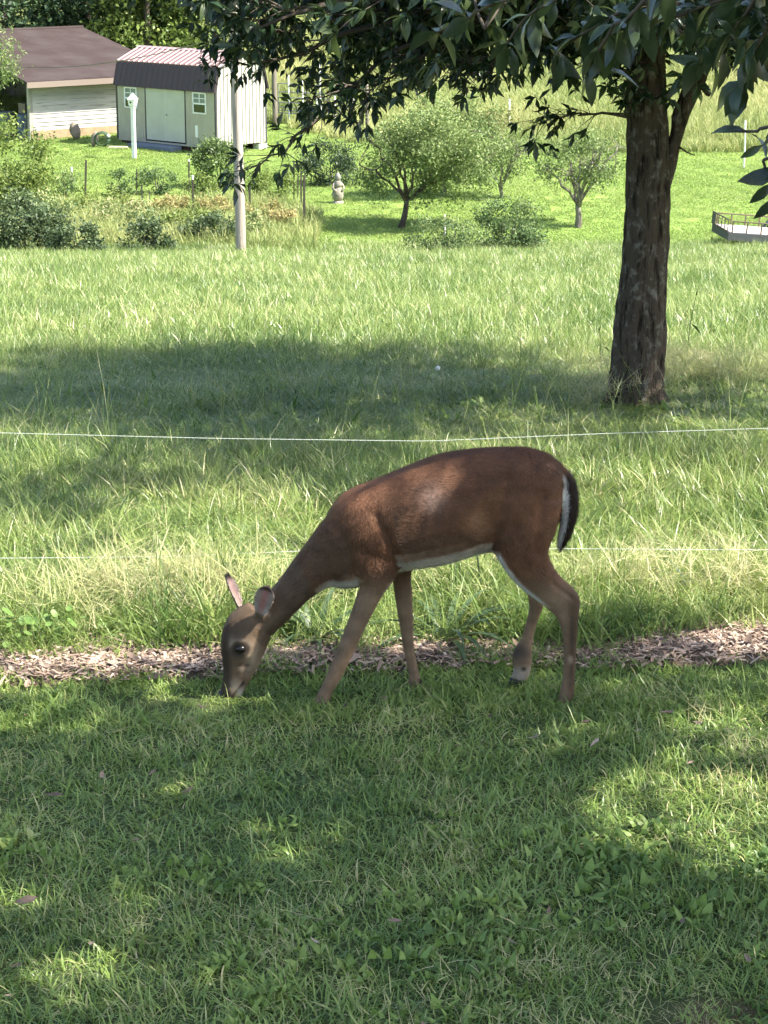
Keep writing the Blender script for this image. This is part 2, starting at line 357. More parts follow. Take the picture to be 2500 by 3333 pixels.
# creeping broad weeds spreading over the path edge
n = 2600; X = rng.uniform(-2.2, 2.4, n); Y = PATH(X) + rng.choice([-1, 1], n, p=[.6, .4])*PATHW(X)*rng.uniform(.15, 1.0, n); k = fbm(X*2.2+7, Y*2.2) > .56 + .02*sstep(-.5, 1, X); X, Y = X[k], Y[k]; n = len(X)
scatter('path_weed', np.stack([X, Y, ground(X, Y)+.01], 1), rots(n, .2), rng.uniform(.5, 1.1, n), .45+rng.normal(0, .2, n), lawn_c, 'small weeds creeping over the edges of the mulch')
# clover and plantain, dead thatch and a few dropped leaves in the lawn
cl_c = coll('lawn_weed', [blades(14, .07, .045, .022, 1.0, M_lawn, f'lawn_weed{i}', 3, .5) for i in range(3)])
n = 1500; X = rng.uniform(-2.4, 2.4, n); Y = rng.uniform(4.8, 8.9, n); k = (fbm(X*1.4+21, Y*1.4) > .56) & (Y < lawn_edge(X)); X, Y = X[k], Y[k]; n = len(X)
scatter('lawn_weed', np.stack([X, Y, ground(X, Y)+.02], 1), rots(n, .2), rng.uniform(.7, 1.4, n), rng.uniform(.15, .6, n), cl_c, 'patches of clover and plantain in the lawn')
th_c = coll('thatch', [blades(12, .10, .10, .003, 1.4, M_lawn, f'thatch{i}', 3, .3) for i in range(3)])
n = 1300; X = rng.uniform(-2.4, 2.4, n); Y = rng.uniform(4.8, 8.9, n); k = (fbm(X*1.7+31, Y*1.7) > .5) & (Y < lawn_edge(X)); X, Y = X[k], Y[k]; n = len(X)
scatter('thatch', np.stack([X, Y, ground(X, Y)+.045], 1), rots(n, .3), rng.uniform(.5, 1.2, n), rng.uniform(.9, 1.5, n), th_c, 'dry brown thatch showing between the lawn blades')
# thin pale seed stalks standing above the lawn
stalk_c = coll('lawn_stalk', [blades(3, .05, .15, .0022, .5, M_lawn, f'lawn_stalk{i}', 5, .5) for i in range(3)])
n = 420; X = rng.uniform(-2.2, 2.2, n); Y = rng.uniform(4.8, 8.8, n)
scatter('lawn_stalk', np.stack([X, Y, ground(X, Y)], 1), rots(n, .25), rng.uniform(.6, 1.1, n), .75+.3*rng.random(n), stalk_c, 'thin pale grass stalks standing above the shaded lawn')

def frustum(n, y0, y1, mx=1.0):
    Y = np.sqrt(rng.uniform(y0**2, y1**2, n)); X = rng.uniform(-1, 1, n)*(Y*.172+mx); return X, Y
# rank grass of the field behind the fence
tbx, tby, _ = hit(2075, 1312)
field_s = coll('field_sward', [sward(1150, .5, .26, .0078, .42, 1.4, 4, M_field_t, f'field_sward{i}', rg, .06, .65) for i in range(6)])
fe = lambda X: PATH(X) + PATHW(X)*.9
tiles('field_grass', field_s, .5, 9.4, 20, 1.6, lambda X, Y: Y-.25 > fe(X)+.12, lambda X, Y: (.36+.78*fbm(X*.8+2, Y*.8))*(1-.38*sstep(13.2, 14.2, Y)*sstep(20, 18.5, Y))*(1-.7*np.exp(-((X-tbx)/.7)**2-((Y-tby+.6)/1.0)**2)), 'long pale green field grass behind the wire fence')
tuft_near = coll('field_tuft', [blades(24, .10, .22, .0056, .5, M_field, f'field_tuft{i}', 5, 1.0) for i in range(4)] + [blades(16, .12, .16, .010, .7, M_field, 'field_tuft_broad', 4, 1.0)])
n = 2600; X = rng.uniform(-4, 4, n); Y = fe(X) + rng.uniform(-.12, .75, n) + (fbm(X*2.2, 3.3)-.5)*.3
k = rng.random(n) < .35+.9*fbm(X*1.3, Y*1.3); X, Y = X[k], Y[k]; n = len(X)
T = .40 + .75*(fbm(X*1.1+4, Y*.8)-.5) + rng.normal(0, .2, n) - .10
scatter('field_tuft', np.stack([X, Y, ground(X, Y)-.01], 1), rots(n, .22), rng.uniform(.7, 1.4, n)*(.5+1.0*fbm(X*1.4+5, Y)), T, tuft_near, 'ragged green and straw tufts bordering the mulch')
slope_s = coll('slope_sward', [sward(850, 1.0, .27, .014, .4, 1.2, 3, M_field_t, f'slope_sward{i}', rg, .07) for i in range(6)])
tiles('slope_grass', slope_s, 1.0, 20.2, 57, 2.5, lambda X, Y: Y > 0, lambda X, Y: .42+.78*fbm(X*.5+2, Y*.5), 'long sunlit grass on the slope beyond the tree')
mow_s = coll('mown_sward', [sward(1300, 1.0, .065, .020, .7, .8, 2, M_mow_t, f'mown_sward{i}', rg, .02) for i in range(5)])
hill0 = lambda X: 90 - 13*sstep(-9, 4, X) + 1.5*fbm(X*.3, 5)
tiles('mown_grass', mow_s, 1.0, 57, 92, 3, lambda X, Y: Y < hill0(X)+.6, lambda X, Y: .6+.6*fbm(X*.5, Y*.5), 'short bright green grass on the valley floor')
hill_s = coll('meadow_sward', [sward(900, 1.5, .55, .026, .3, .9, 3, M_hill_t, f'meadow_sward{i}', rg, .05) for i in range(5)])
tiles('meadow_grass', hill_s, 1.5, 76, 140, 5, lambda X, Y: Y > hill0(X), lambda X, Y: .3+1.1*fbm(X*.22, Y*.16), 'tall yellow green meadow grass on the hillside')
# rank yellowing growth in the neglected garden
gx1 = lambda Y: -(250/FPX)*Y*1.02
tiles('garden_grass', hill_s, 1.1, 55.2, 66.5, 2, lambda X, Y: (X < gx1(Y) + .6*(fbm(X, Y)-.5)) & (Y < 63.5 + 3*(fbm(X*.5, 2)-.5)), lambda X, Y: .35+.75*fbm(X*.6+3, Y*.6), 'rank yellowing grass in the overgrown garden')
# long thin seed stems through the field
seed_c = coll('seed_stem', [blades(3, .10, .75, .0035, .22, M_field, f'seed_stem{i}', 6, .55) for i in range(4)])
weed_c = coll('field_weed', [blades(9, .07, .13, .030, .8, M_field, f'field_weed{i}', 4, 1.0) for i in range(3)] + [blades(5, .05, .2, .045, .6, M_field, 'field_dock', 5, 1.2)])
X, Y = frustum(1300, 9.9, 24, .6); k = (Y > fe(X)) & (fbm(X*.9+8, Y*.9) > .5); X, Y = X[k], Y[k]
scatter('field_weed', np.stack([X, Y, ground(X, Y)], 1), rots(len(X), .2), rng.uniform(.5, 1.1, len(X)), rng.uniform(.0, .5, len(X)), weed_c, 'broad leaved weeds among the field grass')
X, Y = frustum(1500, 10.2, 26, .5)
scatter('seed_stem', np.stack([X, Y, ground(X, Y)], 1), rots(len(X), .12), rng.uniform(.5, 1.1, len(X)), rng.uniform(.0, .9, len(X)), seed_c, 'long thin seed stems rising through the field grass')
# matted straw where the grass is bent over, by the path and at the tree foot
straw_c = coll('straw', [blades(20, .14, .26, .004, 1.45, M_field, f'straw{i}', 4, .35) for i in range(3)])
pts = []
for px, py, r, m in ((150, 2040, .4, 35), (560, 1960, .3, 110), (700, 2010, .25, 70), (1850, 1960, .35, 35), (2130, 1950, .4, 55), (1450, 1990, .4, 25), (2310, 1255, .5, 150), (2240, 1235, .3, 130), (1960, 1320, .22, 30)):
    h = hit(px, py); q = rng.normal(0, 1, (m, 2))*np.array([r, r*.45]) + h[:2]
    pts.append(q)
q = np.concatenate(pts); q = q[q[:, 1] > PATH(q[:, 0]) + .12]
q2 = np.stack([rng.uniform(.75, 2, 130), rng.uniform(5.2, 6.2, 130)], 1); q = np.concatenate([q, q2])
scatter('straw', np.stack([q[:, 0], q[:, 1], ground(q[:, 0], q[:, 1]) + np.where(q[:, 1] > 8, .05 + .14*rng.random(len(q)), .01)], 1), rots(len(q), .35), rng.uniform(.5, 1.1, len(q))*np.where(q[:, 1] > 8, 1, .35), rng.uniform(.72, 1.1, len(q)), straw_c, 'matted dry straw along the path and round the tree foot')
# fallen brown leaves on the mulch
def fleaf(r):
    m = MB(); a = .035*(.6+r.random()); m.add([(-a,0,0),(-a*.3,-a*.4,.006),(a*.5,-a*.35,.004),(a,0,.012),(a*.4,a*.38,.008),(-a*.4,a*.36,.002),(0,0,-.002)], [(6,0,1),(6,1,2),(6,2,3),(6,3,4),(6,4,5),(6,5,0)]); return m.mesh('fallen_leaf', M_chip)
fl_c = coll('fallen_leaf', [fleaf(rng) for _ in range(4)])
n = 420; X = rng.uniform(-3, 3, n); Y = PATH(X) + rng.normal(0, .6, n)*PATHW(X); X[:50] = rng.uniform(-1.6, 1.8, 50); Y[:50] = rng.uniform(5.2, 8.7, 50)
scatter('fallen_leaf', np.stack([X, Y, ground(X, Y)+np.where(Y < 8.8, .06, .045)], 1), rots(n, .35), rng.uniform(.4, 1.0, n), rng.uniform(0, .7, n), fl_c, 'fallen brown leaves lying on the mulch')
# wood chips
def chip(r):
    a, b, h = .03*(.6+r.random()), .011*(.5+r.random()), .004
    m = MB(); m.add([(-a,-b*.5,0),(a*.8,-b,0),(a,b*.4,0),(-a*.7,b,0),(-a*.9,-b*.4,h),(a*.7,-b*.8,h*1.6),(a*.9,b*.3,h),(-a*.6,b*.8,h*1.3)], [(3,2,1,0),(4,5,6,7),(0,1,5,4),(1,2,6,5),(2,3,7,6),(3,0,4,7)])
    return m.mesh('chip', M_chip)
chip_c = coll('chip', [chip(rng) for _ in range(6)])
n = 19000; X = rng.uniform(-4, 4, n); Y = PATH(X) + np.clip(rng.normal(0, .5, n), -1.15, 1.15)*PATHW(X)
X[:90] = rng.uniform(.9, 2.0, 90); Y[:90] = rng.uniform(5.2, 6.2, 90)
scatter('wood_chip', np.stack([X, Y, ground(X, Y)+np.where(Y > 7, .03, .006)+.012*rng.random(n)], 1), rots(n, .3), rng.uniform(.2, .8, n)*np.where(Y > 7, 1, .6), .2+.5*fbm(X*2, Y*4)+rng.normal(0, .22, n), chip_c, 'scattered wood chips on the mulch path')
# ================================================================== the deer
DY = 8.87
deer = thing('deer', 'reddish brown doe grazing head down at the edge of the mulch path', 'deer', (P(1400, 2290, 8.75)[0], DY, 0))
D0 = np.array(deer.location)
def ringpair(x1, y1, x2, y2, w, yo=0., k=22, e=2.3):
    a, b = P(x1, y1, DY+yo), P(x2, y2, DY+yo)
    c = (a+b)/2; h = (a-b)/2; t = np.arange(k)*2*math.pi/k
    ct, st = np.cos(t), np.sin(t); ct = np.sign(ct)*abs(ct)**(2/e); st = np.sign(st)*abs(st)**(2/e)
    return c + np.outer(ct, h) + np.outer(st, np.array([0, w, 0])) - D0
def densify(rows, m=4):
    rows = np.array([list(r) + [0.]*(6-len(r)) for r in rows], float); n = len(rows); out = []
    for i in range(n-1):
        p0, p1, p2, p3 = rows[max(i-1, 0)], rows[i], rows[i+1], rows[min(i+2, n-1)]
        for s in range(m):
            t = s/m
            out.append(.5*((2*p1) + (-p0+p2)*t + (2*p0-5*p1+4*p2-p3)*t*t + (-p0+3*p1-3*p2+p3)*t**3))
    out.append(rows[-1]); return out
LOFTS = {
 'torso': [(1045,1735,1075,1905,.055),(1065,1675,1110,1912,.10),(1100,1622,1165,1908,.135),(1150,1590,1230,1885,.155),(1230,1560,1290,1858,.165),(1320,1522,1355,1846,.172),(1420,1484,1430,1836,.175),(1510,1467,1500,1818,.17),(1600,1459,1575,1795,.16),(1690,1457,1655,1800,.155),(1755,1468,1720,1812,.14),(1803,1490,1768,1795,.112),(1830,1528,1800,1745,.072),(1836,1570,1818,1690,.035)],
 'neck': [(1130,1606,1160,1900,.105),(1055,1690,1075,1908,.088),(1002,1760,1012,1945,.072),(946,1836,956,1998,.062),(895,1905,905,2048,.056),(855,1952,876,2072,.052),(812,1985,855,2088,.045)],
 'head': [(806,1962,884,2010,.04),(768,1984,884,2050,.055),(739,2014,876,2084,.062),(722,2060,864,2116,.066),(719,2105,851,2146,.060),(724,2150,834,2180,.047),(727,2190,815,2213,.038),(723,2225,800,2240,.034),(716,2250,788,2262,.032),(711,2268,774,2276,.028),(718,2286,752,2291,.016)],
 'nf': [(1118,1700,1300,1745,.045,-.085),(1115,1790,1300,1820,.06,-.095),(1148,1860,1290,1872,.055,-.10),(1172,1900,1270,1905,.042,-.10),(1160,1940,1241,1945,.036,-.10),(1132,2022,1196,2030,.030,-.10),(1100,2105,1156,2112,.027,-.105),(1066,2190,1116,2198,.022,-.11),(1043,2240,1086,2247,.023,-.11),(1026,2274,1074,2280,.026,-.115),(1020,2294,1066,2300,.022,-.115)],
 'ff': [(1225,1800,1350,1815,.045,.085),(1265,1835,1345,1845,.04,.09),(1275,1875,1338,1875,.036,.10),(1285,1940,1343,1940,.031,.10),(1299,2025,1345,2025,.027,.10),(1313,2110,1349,2110,.021,.10),(1330,2190,1364,2190,.020,.10),(1329,2215,1370,2215,.024,.10),(1330,2238,1374,2238,.022,.10)],
 'nh': [(1600,1620,1828,1632,.06,-.075),(1585,1705,1808,1730,.068,-.085),(1600,1780,1786,1785,.064,-.095),(1638,1848,1795,1832,.052,-.10),(1684,1905,1826,1878,.042,-.10),(1740,1950,1867,1914,.033,-.10),(1786,1985,1888,1950,.029,-.10),(1814,2015,1885,2000,.026,-.10),(1831,2067,1879,2067,.0205,-.10),(1835,2152,1874,2152,.019,-.10),(1829,2220,1871,2220,.022,-.10),(1820,2262,1868,2262,.025,-.10),(1812,2292,1862,2294,.022,-.10)],
 'fh': [(1600,1740,1745,1745,.055,.075),(1635,1815,1765,1820,.05,.085),(1672,1868,1770,1860,.04,.09),(1702,1906,1774,1892,.034,.09),(1718,1942,1774,1946,.028,.09),(1722,1983,1764,1986,.024,.09),(1713,2025,1749,2026,.020,.09),(1697,2076,1736,2078,.020,.09),(1677,2110,1731,2117,.025,.09),(1666,2145,1731,2150,.028,.09),(1672,2177,1726,2186,.024,.09),(1662,2206,1712,2216,.022,.09)],
 'tail': [(1806,1492,1838,1522,.02),(1816,1540,1866,1552,.03),(1826,1600,1882,1606,.034),(1829,1660,1880,1672,.032),(1823,1715,1865,1728,.027),(1815,1752,1848,1764,.019),(1816,1784,1829,1789,.006)],
}
mb = MB(); CL = {}
for nm, rows in LOFTS.items():
    d = densify(rows); mb.loft([ringpair(*r) for r in d])
    CL[nm] = np.array([(P(r[0], r[1], DY+r[5]) + P(r[2], r[3], DY+r[5]))/2 - D0 for r in d])
def ear(base, tip, face, hw, cup, nm):
    base, tip = base - D0, tip - D0; ax = tip-base; L = np.linalg.norm(ax); ax /= L
    face = np.asarray(face, float); face -= ax*(face @ ax); face /= np.linalg.norm(face); sd = np.cross(ax, face)
    nu, nvv = 13, 9; front = []; back = []
    for i in range(nu):
        u = i/(nu-1); wd = hw*(.30 + 1.0*math.sin(min(u*1.25+.12, 1.57)) - .30)*max(0, 1 - max(0, (u-.42)/.58)**2.0)**.5 + .004
        for j in range(nvv):
            v = j/(nvv-1)*2-1
            p = base + ax*L*u + sd*wd*v + face*(cup*(v*v)*math.sin(min(1, u*1.3+.25)*1.57)*(1-u*.55))
            front.append(p); back.append(p - face*(.016-.006*abs(v)))
    q = len(front); f = []
    for i in range(nu-1):
        for j in range(nvv-1):
            a = i*nvv+j; f += [(a, a+1, a+nvv+1, a+nvv), (a+q, a+nvv+q, a+nvv+1+q, a+1+q)]
    rim = [i*nvv for i in range(nu)] + [(nu-1)*nvv+j for j in range(1, nvv)] + [i*nvv+nvv-1 for i in range(nu-2, -1, -1)] + [j for j in range(nvv-2, 0, -1)]
    for i in range(len(rim)):
        a, b = rim[i], rim[(i+1) % len(rim)]; f.append((a, a+q, b+q, b))
    mb.add(front+back, f); CL[nm] = np.array([base, tip])
    return base, tip, face, sd
E1 = ear(P(842,2014,DY-.045), P(873,1908,DY-.115), (-.25,-1,-.1), .052, .026, 'ear1')
E2 = ear(P(790,2000,DY+.035), P(739,1868,DY+.085), (.75,-.6,.1), .030, .022, 'ear2')
me = mb.mesh('deer_raw'); raw = bpy.data.objects.new('deer_raw', me); COL.objects.link(raw)
md = raw.modifiers.new('r', 'REMESH'); md.mode = 'VOXEL'; md.voxel_size = .0062; md.use_smooth_shade = True
md = raw.modifiers.new('s', 'SMOOTH'); md.factor = .5; md.iterations = 5
dg = bpy.context.evaluated_depsgraph_get(); dg.update()
bm_ = bpy.data.meshes.new_from_object(raw.evaluated_get(dg)); bpy.data.objects.remove(raw)
bm_.name = 'body'
nvt = len(bm_.vertices); co = np.empty(nvt*3, np.float32); bm_.vertices.foreach_get('co', co); co = co.reshape(-1, 3).astype(float)
no = np.empty(nvt*3, np.float32); bm_.vertices.foreach_get('normal', no); no = no.reshape(-1, 3).astype(float)
# muscle and bone under the skin: shoulder blade, flank hollow, hip, ribs, thigh crease, tendons
px, py, _ = proj(co + D0); side = sstep(.25, .7, np.abs(no[:, 1])); dsp = np.zeros(nvt)
def line_d(x0, y0, x1, y1):
    d = np.array([x1-x0, y1-y0]); t = np.clip(((px-x0)*d[0]+(py-y0)*d[1])/(d@d), 0, 1); return np.hypot(px-x0-t*d[0], py-y0-t*d[1])
bump_ = lambda x0, y0, sx, sy: np.exp(-((px-x0)/sx)**2-((py-y0)/sy)**2)
dsp += -.012*np.exp(-(line_d(1225, 1680, 1300, 1850)/16)**2) + .010*bump_(1180, 1740, 55, 80) + .006*bump_(1150, 1650, 40, 40)
dsp += -.016*bump_(1585, 1715, 45, 60) + .008*bump_(1690, 1530, 40, 30) - .006*np.exp(-(line_d(1655, 1560, 1600, 1800)/15)**2) + .010*bump_(1700, 1720, 70, 80)
dsp += -.008*np.exp(-(line_d(1770, 1600, 1745, 1800)/14)**2) - .006*np.exp(-(line_d(1090, 1700, 1160, 1850)/14)**2)
dsp += .0018*np.sin((px + .25*(py-1650))*.14)*bump_(1420, 1690, 110, 90) - .005*np.exp(-(line_d(1000, 1800, 880, 1990)/14)**2)
dsp += -.005*np.exp(-(line_d(1800, 1900, 1862, 1948)/8)**2) - .004*np.exp(-(line_d(1858, 2010, 1856, 2190)/5)**2) - .004*np.exp(-(line_d(1150, 2000, 1105, 2130)/6)**2) + .004*bump_(1118, 2100, 22, 24) + .004*bump_(1325, 2090, 20, 22)
dsp += -.007*bump_(800, 2160, 22, 14) + .006*bump_(770, 2085, 26, 12) - .006*np.exp(-(line_d(845, 2060, 800, 2190)/9)**2) + .005*bump_(850, 2100, 14, 40)
co = co + no*(dsp*side)[:, None]
bm_.vertices.foreach_set('co', co.astype(np.float32).ravel()); bm_.update()
no = np.empty(nvt*3, np.float32); bm_.vertices.foreach_get('normal', no); no = no.reshape(-1, 3).astype(float)
# nearest centre line gives the limb and the hair direction
best = np.full(nvt, 9e9); lab = np.zeros(nvt, int); tang = np.zeros((nvt, 3)); names = list(CL); par = np.zeros(nvt)
for li, nm in enumerate(names):
    c = CL[nm]; tv = np.gradient(c, axis=0); tv /= np.linalg.norm(tv, axis=1)[:, None]+1e-9
    for i in range(len(c)):
        d = ((co-c[i])**2).sum(1)
        if nm == 'torso': d = np.maximum(d - .012, d*.35)
        m = d < best; best[m] = d[m]; lab[m] = li; tang[m] = tv[i]; par[m] = i/(len(c)-1)
for nm, s in (('neck', -1), ('head', -1)):
    tang[lab == names.index(nm)] *= s
# fur colour, painted where the coat changes, plus a lit sheen painted on the flank
px, py, _ = proj(co + D0)
nz = fbm(co[:, 0]*26+40, co[:, 2]*26+40); nz2 = fbm(co[:, 0]*6+10, co[:, 2]*6+4)
col = np.array([.205,.090,.043]) + 0*co
col = col*(.75 + .5*nz2[:, None])
dist_ = lambda x0, y0, sx, sy: np.exp(-((px-x0)/sx)**2 - ((py-y0)/sy)**2)
L = lambda *n: np.isin(lab, [names.index(q) for q in n])
def blend(mask, c, amt=1.0):
    global col
    a = (np.clip(mask, 0, 1)*amt)[:, None]; col = col*(1-a) + np.asarray(c)*a
blend(sstep(1520, 1460, py)*L('torso'), (.13,.055,.026), .7)                          # darker along the spine
blend(L('neck')*1., (.17,.115,.072), .85); blend(L('torso')*dist_(1405, 1625, 50, 55), (.34,.28,.25), .32); blend(L('torso')*dist_(1560, 1700, 40, 45), (.30,.17,.09), .45); blend(L('torso')*dist_(1250, 1700, 90, 60), (.17,.10,.06), .5); blend(L('torso')*sstep(1700, 1800, py), (.17,.105,.062), .6)  # pale grey flank patch is lit hair sheen painted into the colour
blend(L('head', 'ear1', 'ear2')*1., (.19,.128,.078), .9); blend(L('neck')*sstep(960, 880, px), (.19,.125,.072), .8)
legd = sstep(1830, 1960, py)*L('nf', 'ff', 'nh', 'fh'); blend(legd, (.225,.150,.092), .9)
blend(sstep(1880, 1990, py)*L('nh')*sstep(1830, 1880, px), (.10,.06,.035), .6)
bell = sstep(-.35, -.85, no[:, 2])*L('torso', 'nh', 'fh', 'nf', 'ff')*sstep(1660, 1780, py)*sstep(1990, 1890, py)
blend(bell, (.56,.52,.46), .95)
blend(sstep(1180, 1120, px)*sstep(1040, 1080, px)*sstep(1885, 1905, py)*sstep(-.3, -.8, no[:, 2]), (.52,.48,.42), .8)
inner = L('nh')*sstep(-.06, -.02, -abs(co[:, 1]+.055)+0) * 0
blend(L('nh', 'fh')*sstep(.2, .7, no[:, 1]*np.where(L('nh'), 1, -1))*sstep(1960, 1880, py), (.52,.48,.42), .85)
# white front edge of the near thigh
edgew = L('nh')*sstep(.12, -.45, no[:, 0] + .35*no[:, 1])*sstep(-.95, -.3, no[:, 1])*sstep(1790, 1830, py)*sstep(1985, 1930, py); blend(edgew, (.56,.53,.48), .9)
nhr = np.array(LOFTS['nh']); lft = np.interp(py, nhr[:, 1], nhr[:, 0]); blend((L('nh') | (L('torso') & (px > 1575)))*sstep(22, 8, px-lft)*sstep(1790, 1815, py)*sstep(1985, 1950, py)*sstep(.25, -.15, no[:, 1]), (.58,.55,.50), .9)
tlr = np.array(LOFTS['tail']); tl = (px > np.interp(py, tlr[:, 1], tlr[:, 0])+2) & (py > 1545) & (py < 1800) & (px > 1812) & (np.abs(co[:, 1]) < .045); tl = tl | (L('tail') & (px > 1845)); half = (no[:, 0]*.9 + no[:, 2]*.35 - .25*no[:, 1]*0)
tr_ = np.array(LOFTS['tail']); tc_ = np.interp(py, (tr_[:, 1]+tr_[:, 3])/2, (tr_[:, 0]*.56+tr_[:, 2]*.44)); blend(tl*1., (.62,.60,.56), 1.); blend(tl*sstep(-7, 5, px-tc_+5*(nz-.5)*2), (.045,.026,.018), 1.)
blend(tl*sstep(1570, 1530, py), (.15,.07,.035), .8)
# head marks
dist = lambda x0, y0, sx, sy: np.exp(-((px-x0)/sx)**2 - ((py-y0)/sy)**2)
hd = L('head')*1.
blend(hd*dist(735, 2050, 30, 60), (.115,.062,.034), .6); blend(hd*sstep(760, 735, px)*sstep(2090, 2130, py), (.10,.06,.04), .6)
blend(hd*dist(782, 2114, 34, 24), (.055,.04,.032), .95); blend(hd*dist(748, 2092, 14, 24), (.27,.22,.17), .4)
blend(hd*sstep(805, 845, px)*sstep(2120, 2150, py)*0 + hd*dist(825, 2150, 28, 55), (.33,.25,.165), .7)
blend(hd*dist(762, 2235, 22, 20), (.36,.30,.23), .75); blend(hd*dist(790, 2178, 12, 8), (.4,.33,.26), .35)
blend(hd*sstep(2242, 2256, py)*sstep(758, 742, px), (.028,.024,.024), 1.); blend(hd*sstep(2266, 2276, py), (.03,.026,.026), 1.)
blend(hd*dist(852, 2040, 8, 14), (.40,.35,.29), .6)
br_ = np.interp(py, [1985, 2014, 2060, 2105, 2150, 2190, 2225, 2250], [768, 739, 722, 719, 724, 727, 723, 716])   # front line of the face
blend(hd*sstep(34, 8, px-br_)*sstep(1990, 2030, py)*sstep(2260, 2230, py), (.075,.044,.028), .8)
rg_ = np.hypot((px-783)/1.25, py-2113); blend(hd*np.exp(-((rg_-29)/7)**2)*sstep(2135, 2085, py), (.30,.24,.18), .35); blend(hd*np.exp(-(rg_/20)**3), (.03,.022,.018), .95)
blend(hd*dist(800, 2165, 26, 8), (.10,.07,.05), .6); blend(hd*np.exp(-(line_d(752, 2272, 792, 2222)/4)**2), (.05,.035,.03), .8); blend(hd*dist(785, 2258, 12, 16), (.50,.46,.40), .8); blend(hd*dist(745, 2232, 16, 12), (.11,.085,.07), .7)
for (b, t, f, s), nm in ((E1, 'ear1'), (E2, 'ear2')):
    ax = (t-b)/np.linalg.norm(t-b); u = ((co-b) @ ax)/np.linalg.norm(t-b); v = (co-b) @ s
    m = L(nm)*sstep(.10, .24, u); fr = sstep(.0, .5, no @ f)
    blend(m, (.105,.07,.05), .85)
    blend(m*fr, (.30,.235,.20), .9); blend(m*fr*np.exp(-((v)/.016)**2)*sstep(.1, .4, u)*(1.0 if nm == 'ear1' else .4), (.38,.13,.115), .7)
    blend(m*fr*np.exp(-((u-.32)/.14)**2)*sstep(.008, .03, np.abs(v)), (.52,.48,.43), .6)
    blend(m*sstep(.78, .97, u), (.03,.022,.02), .9)
# pastern and fetlock greys, lifted foot
blend(L('fh')*dist(1690, 2125, 40, 22), (.13,.10,.08), .8); blend(L('fh')*sstep(2160, 2185, py), (.36,.30,.24), .8)
blend(L('fh')*dist(1705, 2178, 9, 7), (.02,.017,.016), .9)
blend(L('nh')*dist(1858, 2146, 8, 12), (.34,.28,.22), .45)
lum = col.mean(1, keepdims=True); col = np.where(lum > .35, col, col*(.50 + .47*sstep(.113, .165, lum)))
col = np.clip(col*(.66 + .68*nz[:, None]), .004, 1)
a = bm_.color_attributes.new('Col', 'FLOAT_COLOR', 'POINT'); a.data.foreach_set('color', np.concatenate([col, np.ones((nvt, 1))], 1).astype(np.float32).ravel())
M_fur = mat('fur', (.2,.1,.05), .72, .25, attr='Col', bump=.35, bscale=260)
M_hoof = mat('hoof', (.018,.015,.014), .45, .4); M_eye = mat('eye', (.006,.005,.004), .22, .4); M_nose = mat('nose', (.016,.014,.014), .35, .5)
bm_.materials.clear(); bm_.materials.append(M_fur); bm_.shade_smooth()
ob('body', bm_, deer)
# short lying hair over the whole coat
nh = 150000; ft = np.random.default_rng(3).integers(0, nvt, nh)
r3 = np.random.default_rng(4)
pb = co[ft] + r3.normal(0, .003, (nh, 3)); nn = no[ft]; pb = pb - nn*.0012
tg = tang[ft] + np.array([0, 0, -.35])*(np.isin(lab[ft], [names.index('torso')]))[:, None] + r3.normal(0, .28, (nh, 3))
tg = tg - nn*(tg*nn).sum(1)[:, None]; tg /= np.linalg.norm(tg, axis=1)[:, None] + 1e-9
small = np.isin(lab[ft], [names.index(q) for q in ('head', 'ear1', 'ear2', 'nf', 'ff', 'nh', 'fh')]) & (py[ft] > 1880)
ln = np.where(small, .006, .013)*r3.uniform(.6, 1.3, nh); ln = np.where(lab[ft] == names.index('tail'), .024, ln)
ln = np.where((lab[ft] == names.index('head')) & (py[ft] > 2240), .002, ln)
dr = tg*.95 + nn*r3.uniform(.10, .34, nh)[:, None]; sv = np.cross(dr, nn); sv /= np.linalg.norm(sv, axis=1)[:, None] + 1e-9
wv = np.where(small, .0007, .0010)[:, None]
V = np.stack([pb - sv*wv, pb + sv*wv, pb + dr*ln[:, None]], 1).reshape(-1, 3)
hm = bpy.data.meshes.new('coat'); hm.vertices.add(len(V)); hm.vertices.foreach_set('co', V.astype(np.float32).ravel())
hm.loops.add(len(V)); hm.loops.foreach_set('vertex_index', np.arange(len(V), dtype=np.int32)); hm.polygons.add(nh)
hm.polygons.foreach_set('loop_start', np.arange(0, len(V), 3, dtype=np.int32)); hm.update(calc_edges=True)
hc = np.repeat(np.clip(col[ft]*r3.uniform(.6, 1.5, (nh, 1)), 0, 1), 3, 0)
a = hm.color_attributes.new('Col', 'FLOAT_COLOR', 'POINT'); a.data.foreach_set('color', np.concatenate([hc, np.ones((len(V), 1))], 1).astype(np.float32).ravel())
nrm = np.repeat(nn + .35*sv*r3.normal(0, 1, (nh, 1)), 3, 0); nrm /= np.linalg.norm(nrm, axis=1)[:, None]
hm.normals_split_custom_set_from_vertices(nrm.astype(np.float32).tolist())
M_hair = mat('hair', (.2,.1,.05), .6, .3, attr='Col'); hm.materials.append(M_hair)
tag(ob('coat', hm, deer), kind='stuff')
# eyes
for yo, s in ((-.063, -1), (.063, 1)):
    e = P(783, 2113, DY+yo) - D0; m = MB()
    an = np.linspace(0, math.pi, 9); rr = [np.array([[e[0]+.021*math.sin(t)*math.cos(q), e[1]+.014*math.sin(t)*math.sin(q), e[2]+.0165*math.cos(t)] for q in np.linspace(0, 6.283, 14, endpoint=False)]) for t in an[1:-1]]
    m.loft(rr); m.build('eye', M_eye, deer, True)
# nose pad and nostrils
m = MB(); m.loft([ringpair(x1, y1, x2, y2, w, 0, 14, 2.2) for x1, y1, x2, y2, w in ((712,2246,738,2252,.018),(708,2254,742,2262,.023),(706,2266,746,2274,.024),(709,2280,746,2284,.021),(716,2288,742,2291,.012))]); m.build('nose', M_nose, deer, True)
